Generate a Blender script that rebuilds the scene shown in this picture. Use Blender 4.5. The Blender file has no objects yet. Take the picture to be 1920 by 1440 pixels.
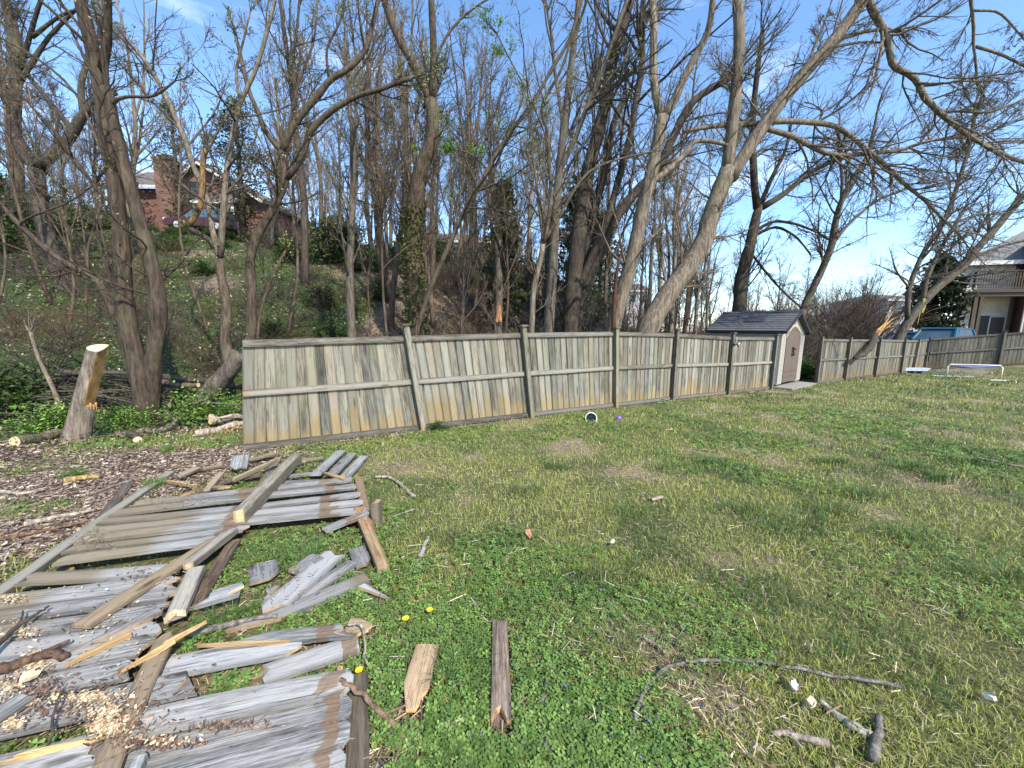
import bpy, math, random
import numpy as np
from mathutils import Vector, Matrix

sc = bpy.context.scene
COL = sc.collection
rng = np.random.default_rng(7)
random.seed(7)

# ------------------------------------------------------------------ camera
PITCH = math.atan(98 / 721.0)
ROLL = math.radians(1.1)
EYE = 1.7
F = 721.0
fw = np.array([0, math.cos(PITCH), -math.sin(PITCH)])
r0 = np.array([1.0, 0, 0])
u0 = np.cross(r0, fw)
rt = r0 * math.cos(ROLL) + u0 * math.sin(ROLL)
up = -r0 * math.sin(ROLL) + u0 * math.cos(ROLL)
cam_d = bpy.data.cameras.new('camera')
cam = bpy.data.objects.new('camera', cam_d)
COL.objects.link(cam)
cam_d.sensor_width = 36
cam_d.lens = 36 * F / 1920
cam_d.clip_start = 0.05
cam_d.clip_end = 2000
M = Matrix.Identity(4)
for i in range(3):
    M[i][0] = rt[i]; M[i][1] = up[i]; M[i][2] = -fw[i]
M[2][3] = EYE
cam.matrix_world = M
sc.camera = cam

# ------------------------------------------------------------------ world and sun
SUN = np.array([0.42, -0.56, 0.66]); SUN /= np.linalg.norm(SUN)
w = bpy.data.worlds.new('World'); sc.world = w; w.use_nodes = True
nt = w.node_tree; nt.nodes.clear()
wo = nt.nodes.new('ShaderNodeOutputWorld'); bg = nt.nodes.new('ShaderNodeBackground')
sky = nt.nodes.new('ShaderNodeTexSky'); sky.sky_type = 'NISHITA'; sky.sun_disc = False
sky.sun_elevation = math.asin(SUN[2]); sky.sun_rotation = math.atan2(SUN[0], SUN[1])
sky.air_density = 1.0; sky.dust_density = 0.4; sky.ozone_density = 2.6
tc = nt.nodes.new('ShaderNodeTexCoord')
cmap = nt.nodes.new('ShaderNodeMapping'); cmap.inputs['Scale'].default_value = (1.2, 1.2, 4.0)
cn = nt.nodes.new('ShaderNodeTexNoise'); cn.inputs['Scale'].default_value = 2.1; cn.inputs['Detail'].default_value = 7; cn.inputs['Roughness'].default_value = .6
cr = nt.nodes.new('ShaderNodeValToRGB'); cr.color_ramp.elements[0].position = .56; cr.color_ramp.elements[1].position = .86
cr.color_ramp.elements[1].color = (.6, .6, .6, 1)
mx = nt.nodes.new('ShaderNodeMixRGB'); mx.inputs['Color2'].default_value = (7.5, 7.9, 8.4, 1)
nt.links.new(tc.outputs['Generated'], cmap.inputs['Vector']); nt.links.new(cmap.outputs[0], cn.inputs['Vector'])
nt.links.new(cn.outputs['Fac'], cr.inputs[0]); nt.links.new(cr.outputs[0], mx.inputs['Fac'])
hs = nt.nodes.new('ShaderNodeHueSaturation'); hs.inputs['Saturation'].default_value = 1.10
nt.links.new(sky.outputs[0], hs.inputs['Color']); nt.links.new(hs.outputs[0], mx.inputs['Color1']); nt.links.new(mx.outputs[0], bg.inputs['Color'])
bg.inputs['Strength'].default_value = 0.135
nt.links.new(bg.outputs[0], wo.inputs['Surface'])
sun_d = bpy.data.lights.new('sun', 'SUN'); sun_d.energy = 2.8; sun_d.angle = math.radians(.6); sun_d.color = (1, .93, .82)
sun_o = bpy.data.objects.new('sun', sun_d); COL.objects.link(sun_o)
sun_o.rotation_euler = Vector(SUN).to_track_quat('Z', 'Y').to_euler(); sun_o.location = (0, 0, 40)
sc.view_settings.view_transform = 'Standard'; sc.view_settings.look = 'None'
sc.view_settings.exposure = 1.4; sc.view_settings.gamma = 1; sc.view_settings.use_curve_mapping = False
sc.cycles.max_bounces = 5; sc.cycles.transparent_max_bounces = 6
sc.cycles.diffuse_bounces = 3

# ------------------------------------------------------------------ geometry helpers
def sm(a, b, x):
    t = np.clip((np.asarray(x, float) - a) / (b - a), 0, 1)
    return t * t * (3 - 2 * t)

def vnoise(x, y, seed=0):
    x = np.asarray(x, float); y = np.asarray(y, float)
    xi = np.floor(x).astype(np.int64); yi = np.floor(y).astype(np.int64)
    fx = x - xi; fy = y - yi
    fx = fx * fx * (3 - 2 * fx); fy = fy * fy * (3 - 2 * fy)
    def h(a, b):
        n = (a * 374761393 + b * 668265263 + seed * 1442695041) & 0xffffffff
        n = ((n ^ (n >> 13)) * 1274126177) & 0xffffffff
        return ((n ^ (n >> 16)) & 0xffff) / 65535.0
    return (h(xi, yi) * (1 - fx) + h(xi + 1, yi) * fx) * (1 - fy) + (h(xi, yi + 1) * (1 - fx) + h(xi + 1, yi + 1) * fx) * fy

def fnoise(x, y, seed=0, o=3):
    v = 0; a = .5; tot = 0
    for k in range(o):
        v = v + a * vnoise(np.asarray(x) * 2 ** k, np.asarray(y) * 2 ** k, seed + k); tot += a; a *= .5
    return v / tot

FA = np.array([-3.71, 5.13]); FU = np.array([.8555, .5178]); FN = np.array([-.5178, .8555])
def st(x, y):
    return (x - FA[0]) * FU[0] + (y - FA[1]) * FU[1], (x - FA[0]) * FN[0] + (y - FA[1]) * FN[1]

def H(x, y):
    x = np.asarray(x, float); y = np.asarray(y, float)
    s, t = st(x, y)
    t = t - .30 * np.maximum(0, -x - 5) * sm(4, 12, t)
    a = 1 - sm(-1, 17, x)
    q = np.clip((t - 5.2) / .8, -30, 60)
    h = .5 * .8 * np.log1p(np.exp(q))
    k = .8
    h = -np.log(np.exp(-k * np.minimum(h, 60)) + np.exp(-k * 7.7)) / k + np.log(1 + np.exp(-k * 7.7)) / k
    z = h * a * (1 + .10 * (fnoise(x * .18, y * .18, 3) - .5)) + .022 * np.maximum(t - 5, 0) * sm(3, 9, t)
    z = z - .5 * np.exp(-((t - 4.2) / 1.5) ** 2) * (1 - sm(1, 6, s))
    z = z + .85 * sm(20.5, 29, x) * (1 - sm(3, 12, t))
    z = z + .05 * (fnoise(x * .7, y * .7, 11) - .5) * sm(-1, 2, t) * 3 + .02 * (fnoise(x * 1.3, y * 1.3, 5) - .5)
    return z

def ray(px, py):
    return fw + (px - 960) / F * rt - (py - 720) / F * up
def G(px, py, z=0.0):                     # point where the sight line meets height z above level ground
    d = ray(px, py); t = (z - EYE) / d[2]
    return np.array([0, 0, EYE]) + t * d
def P(px, py, d):                         # point at distance d along +Y
    v = ray(px, py); return np.array([0, 0, EYE]) + v * (d / v[1])
def proj(V):
    q = np.asarray(V) - np.array([0, 0, EYE]); z = q @ fw
    z = np.where(np.abs(z) < 1e-3, 1e-3, z)
    return 960 + F * (q @ rt) / z, 720 - F * (q @ up) / z, z

def T(px, py, lo=2.0, hi=70.0):           # where a sight line first meets the terrain
    v = ray(px, py); v = v / v[1]; dd = np.linspace(lo, hi, 1400); q = np.array([0, 0, EYE]) + v * dd[:, None]
    under = q[:, 2] < H(q[:, 0], q[:, 1]); i = int(np.argmax(under)) if under.any() else len(dd) - 1
    return np.array([q[i, 0], q[i, 1], float(H(q[i, 0], q[i, 1]))])

def np_mesh(name, V, Fc, mats, smooth=False, col=None, mi=None):
    V = np.asarray(V, np.float32).reshape(-1, 3)
    me = bpy.data.meshes.new(name)
    me.vertices.add(len(V)); me.vertices.foreach_set('co', V.ravel())
    if isinstance(Fc, np.ndarray):
        n, k = Fc.shape
        me.loops.add(n * k); me.loops.foreach_set('vertex_index', Fc.astype(np.int32).ravel())
        me.polygons.add(n)
        me.polygons.foreach_set('loop_start', np.arange(0, n * k, k, dtype=np.int32))
    else:
        flat = [i for f in Fc for i in f]; n = len(Fc)
        me.loops.add(len(flat)); me.loops.foreach_set('vertex_index', flat)
        me.polygons.add(n); ls = np.cumsum([0] + [len(f) for f in Fc[:-1]]).astype(np.int32)
        me.polygons.foreach_set('loop_start', ls)
    if mi is not None: me.polygons.foreach_set('material_index', np.asarray(mi, np.int32))
    me.polygons.foreach_set('use_smooth', np.full(n, smooth))
    for m in (mats if isinstance(mats, (list, tuple)) else [mats]): me.materials.append(m)
    if col is not None:
        c = np.ones((len(V), 4), np.float32); c[:, :3] = col
        at = me.color_attributes.new('col', 'FLOAT_COLOR', 'POINT'); at.data.foreach_set('color', c.ravel())
    me.update(calc_edges=True)
    return me

class MB:                                 # collects boxes, prisms and tubes into one mesh
    def __init__(s): s.v = []; s.f = []; s.m = []
    def add(s, v, f, m=0):
        b = len(s.v); s.v += [tuple(p) for p in v]; s.f += [tuple(i + b for i in q) for q in f]; s.m += [m] * len(f); return s
    def box(s, x0, y0, z0, x1, y1, z1, m=0):
        v = [(x0, y0, z0), (x1, y0, z0), (x1, y1, z0), (x0, y1, z0), (x0, y0, z1), (x1, y0, z1), (x1, y1, z1), (x0, y1, z1)]
        return s.add(v, [(0, 3, 2, 1), (4, 5, 6, 7), (0, 1, 5, 4), (1, 2, 6, 5), (2, 3, 7, 6), (3, 0, 4, 7)], m)
    def prism(s, poly, ax, a, b, m=0):    # extrude polygon along axis ax between a and b
        n = len(poly); o = [i for i in range(3) if i != ax]; v = []
        for c in (a, b):
            for p in poly:
                q = [0, 0, 0]; q[ax] = c; q[o[0]] = p[0]; q[o[1]] = p[1]; v.append(q)
        f = [tuple(range(n))[::-1], tuple(range(n, 2 * n))] + [(i, (i + 1) % n, n + (i + 1) % n, n + i) for i in range(n)]
        return s.add(v, f, m)
    def tube(s, pts, rad, n=6, m=0, cap=True):
        V, Fq = tube1(np.array(pts, float), np.broadcast_to(np.array(rad, float), (len(pts),)), n, cap)
        return s.add(V, Fq, m)
    def mesh(s, name, mats, smooth=False):
        me = np_mesh(name, np.array(s.v), s.f, mats, smooth, mi=s.m)
        return me

def frames(T):
    T = T / np.maximum(np.linalg.norm(T, axis=-1, keepdims=True), 1e-9)
    ref = np.where(np.abs(T[..., :1, 2:3]) > .9, np.array([1., .13, 0]), np.array([0.07, 0.05, 1.]))
    ref = np.broadcast_to(ref, T.shape)
    A = np.cross(T, ref); A /= np.maximum(np.linalg.norm(A, axis=-1, keepdims=True), 1e-9)
    return A, np.cross(T, A)

def tube1(pts, rad, n=6, cap=True):
    T = np.gradient(pts, axis=0); A, B = frames(T[None]); A = A[0]; B = B[0]
    an = np.arange(n) / n * 2 * math.pi
    V = pts[:, None] + rad[:, None, None] * (A[:, None] * np.cos(an)[None, :, None] + B[:, None] * np.sin(an)[None, :, None])
    K = len(pts); f = []
    for i in range(K - 1):
        for j in range(n):
            k = (j + 1) % n; f.append((i * n + j, i * n + k, (i + 1) * n + k, (i + 1) * n + j))
    if cap: f += [tuple(range(n))[::-1], tuple((K - 1) * n + j for j in range(n))]
    return V.reshape(-1, 3), f

def tubesN(Pn, Rn, n=3):                  # many polylines (N,K,3) with radii (N,K) as one quad mesh
    N, K, _ = Pn.shape
    T = np.gradient(Pn, axis=1); A, B = frames(T)
    an = np.arange(n) / n * 2 * math.pi
    V = Pn[:, :, None] + Rn[:, :, None, None] * (A[:, :, None] * np.cos(an)[:, None] + B[:, :, None] * np.sin(an)[:, None])
    i, j = np.meshgrid(np.arange(K - 1), np.arange(n), indexing='ij'); k = (j + 1) % n
    q = np.stack([i * n + j, i * n + k, (i + 1) * n + k, (i + 1) * n + j], -1).reshape(-1, 4)
    Fq = (q[None] + (np.arange(N) * K * n)[:, None, None]).reshape(-1, 4)
    return V.reshape(-1, 3), Fq

def cat(parts):
    V = []; Fq = []; b = 0
    for v, f in parts:
        V.append(v); Fq.append(f + b); b += len(v)
    return np.concatenate(V), np.concatenate(Fq)

# ------------------------------------------------------------------ object helpers
def obj(name, me, parent=None, loc=None, color=None, kind=None):
    o = bpy.data.objects.new(name, me); COL.objects.link(o)
    if parent is not None: o.parent = parent
    if loc is not None: o.location = [float(c) for c in loc]
    if color is not None: o.color = (*color, 1)
    if kind: o['kind'] = kind
    return o
def tag(o, label, cat_, group=None, kind=None):
    o['label'] = label; o['category'] = cat_
    if group: o['group'] = group
    if kind: o['kind'] = kind
    return o
def thing(name, label, cat_, loc=(0, 0, 0), rz=0.0, group=None):
    o = obj(name, None, loc=loc); o.rotation_euler = (0, 0, rz); o.empty_display_size = .1
    return tag(o, label, cat_, group)
def structure(name, me):
    o = obj(name, me); o['kind'] = 'structure'; return o
def dup(root, loc, rz=0, scale=1, label=None, group=None, color=None):
    r = root.copy(); COL.objects.link(r); r.location = loc; r.rotation_euler = (0, 0, rz)
    r.scale = (scale,) * 3 if not isinstance(scale, tuple) else scale
    if label: r['label'] = label
    if group: r['group'] = group
    for ch in root.children:
        c = ch.copy(); COL.objects.link(c); c.parent = r
        if color is not None and c.name.split('.')[0] in ('trunk', 'branches', 'twigs', 'stems'): c.color = (*color, 1)
        for g in ch.children:
            d = g.copy(); COL.objects.link(d); d.parent = c
    return r

# ------------------------------------------------------------------ material helpers
def mat(name):
    m = bpy.data.materials.new(name); m.use_nodes = True; t = m.node_tree
    b = t.nodes['Principled BSDF']; b.inputs['Specular IOR Level'].default_value = .25
    return m, t, b
def N(t, ty, **kw):
    n = t.nodes.new('ShaderNode' + ty)
    for k, v in kw.items():
        if k in n.inputs: n.inputs[k].default_value = v
        else: setattr(n, k, v)
    return n
def ramp(t, pts):
    r = t.nodes.new('ShaderNodeValToRGB'); e = r.color_ramp.elements
    while len(e) < len(pts): e.new(.5)
    for q, (p, c) in zip(e, pts):
        q.position = p; q.color = (*(c if isinstance(c, (tuple, list)) else (c, c, c)), 1)
    return r
def mixc(t, a, b, fac, mode='MIX'):
    m = t.nodes.new('ShaderNodeMix'); m.data_type = 'RGBA'; m.blend_type = mode
    for s, v in ((m.inputs[0], fac), (m.inputs[6], a), (m.inputs[7], b)):
        if hasattr(v, 'is_output') or isinstance(v, bpy.types.NodeSocket): t.links.new(v, s)
        else: s.default_value = v if not isinstance(v, tuple) else (*v, 1)[:4]
    return m.outputs[2]
def bump(t, b, h, strength=.5, dist=.01):
    n = t.nodes.new('ShaderNodeBump'); n.inputs['Strength'].default_value = strength; n.inputs['Distance'].default_value = dist
    t.links.new(h, n.inputs['Height']); t.links.new(n.outputs[0], b.inputs['Normal'])
def mapping(t, scale, src='Object'):
    c = t.nodes.new('ShaderNodeTexCoord'); m = t.nodes.new('ShaderNodeMapping'); m.inputs['Scale'].default_value = scale
    t.links.new(c.outputs[src], m.inputs['Vector']); return m.outputs[0]
def noise(t, vec, scale, detail=4, rough=.6):
    n = N(t, 'TexNoise', Scale=scale, Detail=detail, Roughness=rough); t.links.new(vec, n.inputs['Vector']); return n.outputs['Fac']

def plain(name, c, rough=.6, var=.15, scale=8, spec=.3, metal=0):
    m, t, b = mat(name)
    v = mapping(t, (1, 1, 1)); n = noise(t, v, scale)
    lo = tuple(x * (1 - var) for x in c); hi = tuple(min(1, x * (1 + var)) for x in c)
    r = ramp(t, [(.3, lo), (.7, hi)]); t.links.new(n, r.inputs[0]); t.links.new(r.outputs[0], b.inputs['Base Color'])
    b.inputs['Roughness'].default_value = rough; b.inputs['Specular IOR Level'].default_value = spec; b.inputs['Metallic'].default_value = metal
    return m

def wood_mat(name, dark, mid, light, stainc, strip=(.20, .125, .07), algae=.5, grain=1.0, edge=.8):
    m, t, b = mat(name)
    info = N(t, 'ObjectInfo')
    c = t.nodes.new('ShaderNodeTexCoord'); add = N(t, 'VectorMath', operation='ADD')
    sc_ = N(t, 'VectorMath', operation='SCALE'); sc_.inputs[0].default_value = (37, 19, 53)
    t.links.new(info.outputs['Random'], sc_.inputs['Scale']); t.links.new(c.outputs['Object'], add.inputs[0]); t.links.new(sc_.outputs[0], add.inputs[1])
    def mp(s):
        q = t.nodes.new('ShaderNodeMapping'); q.inputs['Scale'].default_value = s; t.links.new(add.outputs[0], q.inputs['Vector']); return q.outputs[0]
    g1 = noise(t, mp((1.7, 26, 26)), 2.4, 8, .72)
    g2 = noise(t, mp((7, 120, 120)), 1.5, 4, .7)
    lo = noise(t, mp((1.3, 3.5, 3.5)), 1.4, 3)
    mxn = N(t, 'Math', operation='MULTIPLY_ADD'); t.links.new(g2, mxn.inputs[0]); mxn.inputs[1].default_value = .62; t.links.new(g1, mxn.inputs[2])
    sub = N(t, 'Math', operation='MULTIPLY_ADD'); t.links.new(info.outputs['Random'], sub.inputs[0]); sub.inputs[1].default_value = .22; t.links.new(mxn.outputs[0], sub.inputs[2])
    lo2 = N(t, 'Math', operation='MULTIPLY_ADD'); t.links.new(lo, lo2.inputs[0]); lo2.inputs[1].default_value = .55; t.links.new(sub.outputs[0], lo2.inputs[2])
    r = ramp(t, [(.62, dark), (.95, mid), (1.32 / 1.4, light)]); 
    sc2 = N(t, 'Math', operation='MULTIPLY'); t.links.new(lo2.outputs[0], sc2.inputs[0]); sc2.inputs[1].default_value = .80
    e = r.color_ramp.elements; e[0].position = .70; e[1].position = .86; e[2].position = 1.0
    t.links.new(sc2.outputs[0], r.inputs[0])
    colr = r.outputs[0]
    al = noise(t, mp((1.0, 2.0, 2.0)), 1.1, 3); ar = ramp(t, [(.5, 0.0), (.72, algae)]); t.links.new(al, ar.inputs[0])
    colr = mixc(t, colr, (.155, .16, .085), ar.outputs[0])
    # knots
    vo = N(t, 'TexVoronoi', Scale=1.0); vo.feature = 'F1'; t.links.new(mp((1.9, 7, 4)), vo.inputs['Vector'])
    kr = ramp(t, [(.06, .95), (.09, .5), (.12, .65), (.17, 0.0)]); t.links.new(vo.outputs['Distance'], kr.inputs[0])
    colr = mixc(t, colr, (.05, .04, .03), kr.outputs[0])
    # wear painted by place: R splashed clay, G strip that a rail covered
    at = N(t, 'Attribute', attribute_name='col'); sp = N(t, 'SeparateColor'); t.links.new(at.outputs['Color'], sp.inputs[0])
    for ch, cc, gain in (('Red', stainc, 1.7), ('Green', strip, 2.2)):
        s_ = N(t, 'Math', operation='MULTIPLY_ADD'); t.links.new(lo, s_.inputs[0]); s_.inputs[1].default_value = .9 if ch == 'Red' else .35; s_.inputs[2].default_value = -.45 if ch == 'Red' else -.17
        rv = N(t, 'Math', operation='MULTIPLY_ADD'); t.links.new(info.outputs['Random'], rv.inputs[0]); rv.inputs[1].default_value = .7 if ch == 'Red' else 0; t.links.new(s_.outputs[0], rv.inputs[2])
        if ch == 'Red': s_.inputs[2].default_value = -.8
        a_ = N(t, 'Math', operation='MULTIPLY_ADD'); t.links.new(sp.outputs[ch], a_.inputs[0]); a_.inputs[1].default_value = gain; 
        t.links.new(rv.outputs[0], a_.inputs[2])
        rr = ramp(t, [(.42, 0.0), (.95, .85)] if ch == 'Red' else [(.5, 0.0), (.8, .8)]); t.links.new(a_.outputs[0], rr.inputs[0])
        tint = mixc(t, cc, g1, .45, 'OVERLAY')
        colr = mixc(t, colr, tint, rr.outputs[0])
    # darker outer board edges and long drying cracks
    ea = N(t, 'Math', operation='MULTIPLY'); t.links.new(sp.outputs['Blue'], ea.inputs[0]); t.links.new(lo, ea.inputs[1])
    er = ramp(t, [(.2, 0.0), (.75, edge)]); t.links.new(ea.outputs[0], er.inputs[0])
    colr = mixc(t, colr, tuple(x * .75 for x in dark), er.outputs[0])
    ck = noise(t, mp((.8, 42, 42)), 2.2, 4, .6); cr_ = ramp(t, [(.30, .9), (.345, 0.0)]); t.links.new(ck, cr_.inputs[0])
    colr = mixc(t, colr, tuple(x * .5 for x in dark), cr_.outputs[0])
    colr = mixc(t, colr, info.outputs['Color'], 1.0, 'MULTIPLY')
    t.links.new(colr, b.inputs['Base Color']); b.inputs['Roughness'].default_value = .85
    bump(t, b, mxn.outputs[0], .55 * grain, .012)
    return m

def bark_mat(name, sx=1.0):
    m, t, b = mat(name); info = N(t, 'ObjectInfo')
    v = mapping(t, (5.5 * sx, 5.5 * sx, .8)); n = noise(t, v, 3.2, 8, .78); n2 = noise(t, mapping(t, (1, 1, 1)), 1.6, 3)
    r = ramp(t, [(.34, .15), (.5, .66), (.66, 1.4)]); t.links.new(n, r.inputs[0])
    c = mixc(t, info.outputs['Color'], r.outputs[0], 1, 'MULTIPLY')
    r2 = ramp(t, [(.5, 0.0), (.7, .4)]); t.links.new(n2, r2.inputs[0])
    c = mixc(t, c, (.13, .13, .07), r2.outputs[0])
    t.links.new(c, b.inputs['Base Color']); b.inputs['Roughness'].default_value = .9
    bump(t, b, n, .8, .03); return m

def leaf_mat(name, trans=.35, rough=.55):
    m = bpy.data.materials.new(name); m.use_nodes = True; t = m.node_tree; t.nodes.clear()
    o = N(t, 'OutputMaterial'); at = N(t, 'Attribute', attribute_name='col'); info = N(t, 'ObjectInfo')
    c = mixc(t, at.outputs['Color'], info.outputs['Color'], 1, 'MULTIPLY')
    d = N(t, 'BsdfPrincipled', Roughness=rough); d.inputs['Specular IOR Level'].default_value = .2
    tr = N(t, 'BsdfTranslucent'); x = N(t, 'MixShader'); x.inputs[0].default_value = trans
    t.links.new(c, d.inputs['Base Color']); t.links.new(c, tr.inputs[0])
    t.links.new(d.outputs[0], x.inputs[1]); t.links.new(tr.outputs[0], x.inputs[2]); t.links.new(x.outputs[0], o.inputs['Surface'])
    return m

WOOD = wood_mat('weathered_fence_wood', (.034, .031, .024), (.120, .110, .084), (.255, .237, .19), (.25, .19, .098))
PALEWOOD = wood_mat('weathered_fallen_wood', (.055, .053, .049), (.205, .20, .188), (.375, .366, .345), (.25, .20, .125), algae=.2, edge=.75)
RAILWOOD = wood_mat('rail_wood', (.040, .034, .027), (.12, .103, .083), (.23, .205, .17), (.22, .15, .08), algae=.3)
RAW = wood_mat('broken_raw_wood', (.20, .125, .06), (.33, .225, .12), (.46, .35, .215), (.4, .3, .15), algae=0)
BARK = bark_mat('bark')
TWIG = bark_mat('twig_bark', .4)
LEAF = leaf_mat('leaf')
GRASS = leaf_mat('grass_blade', .3, .5)
LITTER = leaf_mat('dry_leaf', .1, .8)
CUTWOOD = plain('fresh_cut_wood', (.62, .47, .27), .8, .2, 14)
# ------------------------------------------------------------------ the ground: lawn, mulch, hillside
def axis(lo, hi, fine, far):
    a = [0.0]; 
    while a[-1] < far: a.append(a[-1] + fine * (1 + max(0, a[-1] - 9) * .16))
    return np.array(a)
ax_ = axis(0, 0, .16, 330)
gx = np.concatenate([-ax_[:0:-1], ax_]); gy = np.concatenate([-axis(0, 0, .5, 40)[:0:-1], ax_])
X, Y = np.meshgrid(gx, gy); Z = H(X, Y)
def mulch(x, y):                           # 1 where the soil is covered by wood chips
    s, t = st(x, y)
    n = fnoise(x * 1.3, y * 1.3, 21) - .5
    a = sm(-2.9, -3.7, x + .5 * n) * sm(6.3, 5.0, y + .9 * n) * sm(.9, 1.5, y)
    b = np.exp(-(t / .22) ** 2) * sm(-.3, .3, s) * .6
    a = a * (1 - .8 * sm(.56, .66, fnoise(x * .9, y * .9, 23)))
    c = sm(5.6, 4.6, y) * sm(3.9, 4.9, y + .4 * n) * sm(-2.2, -3.0, x)
    return np.clip(np.maximum(np.maximum(a, b), c * .8), 0, 1)
def zones(x, y):
    s, t = st(x, y)
    wild = sm(.15, .5, t) * np.where(s < 0, sm(1.2, 2.4, t - .5 * (fnoise(x, y, 9) - .5)), 1)
    wild = np.maximum(wild, sm(-7.4, -8.6, x))
    return mulch(x, y) * (1 - wild), wild
mu, wi = zones(X, Y)
n1 = fnoise(X * .9, Y * .9, 31); n2 = fnoise(X * .25, Y * .25, 41)
dr = sm(.58, .74, fnoise(X * 1.1, Y * 1.1, 77))[..., None]
lawn = np.array([.15, .155, .06]) * (1 - dr) + np.array([.30, .24, .14]) * dr + (n1[..., None] - .5) * np.array([.07, .045, .02])
mul = np.array([.19, .14, .105]) + (n1[..., None] - .5) * .08
lit = np.array([.20, .15, .105]) + (n1[..., None] - .5) * .10
ivy = np.array([.055, .085, .024]) + (n1[..., None] - .5) * .04
gm = sm(.42, .60, n2 + .20 * sm(-1, -9, X) + .06 * (n1 - .5))[..., None]
wild = lit * (1 - gm) + ivy * gm
colr = lawn * (1 - mu[..., None]) + mul * mu[..., None]
colr = colr * (1 - wi[..., None]) + wild * wi[..., None]
ny, nx = X.shape
ii = np.arange(ny * nx).reshape(ny, nx)
GF = np.stack([ii[:-1, :-1], ii[:-1, 1:], ii[1:, 1:], ii[1:, :-1]], -1).reshape(-1, 4)
m, t, b = mat('ground_soil')
at = N(t, 'Attribute', attribute_name='col'); v = mapping(t, (1, 1, 1), 'Object')
gn = noise(t, v, 26, 6, .75); gr = ramp(t, [(.32, .28), (.5, .85), (.68, 1.75)]); t.links.new(gn, gr.inputs[0])
gn2 = noise(t, v, 3.1, 5, .7); gr2 = ramp(t, [(.3, .7), (.7, 1.3)]); t.links.new(gn2, gr2.inputs[0])
c = mixc(t, at.outputs['Color'], gr.outputs[0], 1, 'MULTIPLY'); c = mixc(t, c, gr2.outputs[0], 1, 'MULTIPLY')
t.links.new(c, b.inputs['Base Color']); b.inputs['Roughness'].default_value = .95; bump(t, b, gn, 1, .05)
structure('ground', np_mesh('ground', np.stack([X, Y, Z], -1).reshape(-1, 3), GF, m, True, colr.reshape(-1, 3)))

# ------------------------------------------------------------------ planks and boards
RECTS = []                                 # footprints where no grass grows through
def plank_mesh(name, L, W, T, seed, e0='cut', e1='cut', bow=0.0, stain=0.0, strips=(), mats=None, m=4, split=0.0, stain1=0.0):
    r = np.random.default_rng(seed)
    tl = sorted({0, .04, .2, .4, .6, .8, .96, 1} | {max(0, min(1, (c + d) / L)) for c, w_ in strips for d in (-w_ / 2 - .01, -w_ / 2, w_ / 2, w_ / 2 + .01)})
    tl = np.array(tl)
    ys = np.linspace(-.5, .5, m) * W
    def off(e):
        if e == 'jag': return r.uniform(0, .10, m) + np.array([0, .04, .02, .07, .03, .05])[:m] * r.random()
        if e == 'dog': return np.array([.035] + [0] * (m - 2) + [.035])
        if e == 'dogr': return np.array([.045, .008] + [0] * (m - 4) + [.008, .045])[:m]
        if e == 'point': return np.linspace(0, .32, m) if r.random() < .5 else np.linspace(.32, 0, m)
        if e == 'tip': return np.abs(np.linspace(-1, 1, m)) * .16
        return r.uniform(0, .003, m)
    o0 = off(e0); o1 = off(e1)
    I, J = np.meshgrid(np.arange(len(tl)), np.arange(m), indexing='ij')
    x = o0[J] + (L - o0[J] - o1[J]) * tl[I]
    y = ys[J] + r.normal(0, .0012, J.shape)
    zt = T / 2 + bow * np.sin(math.pi * x / L) + r.normal(0, .0012, x.shape) - np.where((J == 0) | (J == m - 1), T * .08, 0)
    top = np.stack([x, y, zt], -1).reshape(-1, 3); bot = np.stack([x, y, zt - T], -1).reshape(-1, 3)
    n = len(top); V = np.concatenate([top, bot]); V[:, 0] -= 0
    K = len(tl); id_ = lambda i, j, bb=0: bb * n + i * m + j
    f = []; mi = []
    for i in range(K - 1):
        for j in range(m - 1):
            f.append((id_(i, j), id_(i + 1, j), id_(i + 1, j + 1), id_(i, j + 1))); mi.append(0)
        # one wide face below and the two long edges
        f.append((id_(i, 0, 1), id_(i, m - 1, 1), id_(i + 1, m - 1, 1), id_(i + 1, 0, 1))); mi.append(0)
        f.append((id_(i, 0), id_(i, 0, 1), id_(i + 1, 0, 1), id_(i + 1, 0))); mi.append(0)
        f.append((id_(i, m - 1), id_(i + 1, m - 1), id_(i + 1, m - 1, 1), id_(i, m - 1, 1))); mi.append(0)
    for i, e in ((0, e0), (K - 1, e1)):
        for j in range(m - 1):
            q = (id_(i, j), id_(i, j + 1), id_(i, j + 1, 1), id_(i, j, 1)); f.append(q if i == 0 else q[::-1]); mi.append(1 if e in ('jag', 'point', 'tip') else 0)
    st_ = np.zeros((2 * n, 3)); xx = V[:, 0]
    if stain: st_[:, 0] = np.clip((stain - xx) / .22, 0, 1) * .8 + .0
    if stain1: st_[:, 0] = np.maximum(st_[:, 0], np.clip((xx - (L - stain1)) / .2, 0, 1) * .8)
    jj = (np.arange(2 * n) % n) % m; st_[:, 2] = np.where((jj == 0) | (jj == m - 1), 1, 0)
    for c, w_ in strips: st_[:, 1] = np.maximum(st_[:, 1], np.where(np.abs(xx - c) <= w_ / 2 + .0005, .7, 0))
    return np_mesh(name, V, f, mats or [PALEWOOD, RAW], False, st_, mi)

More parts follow.
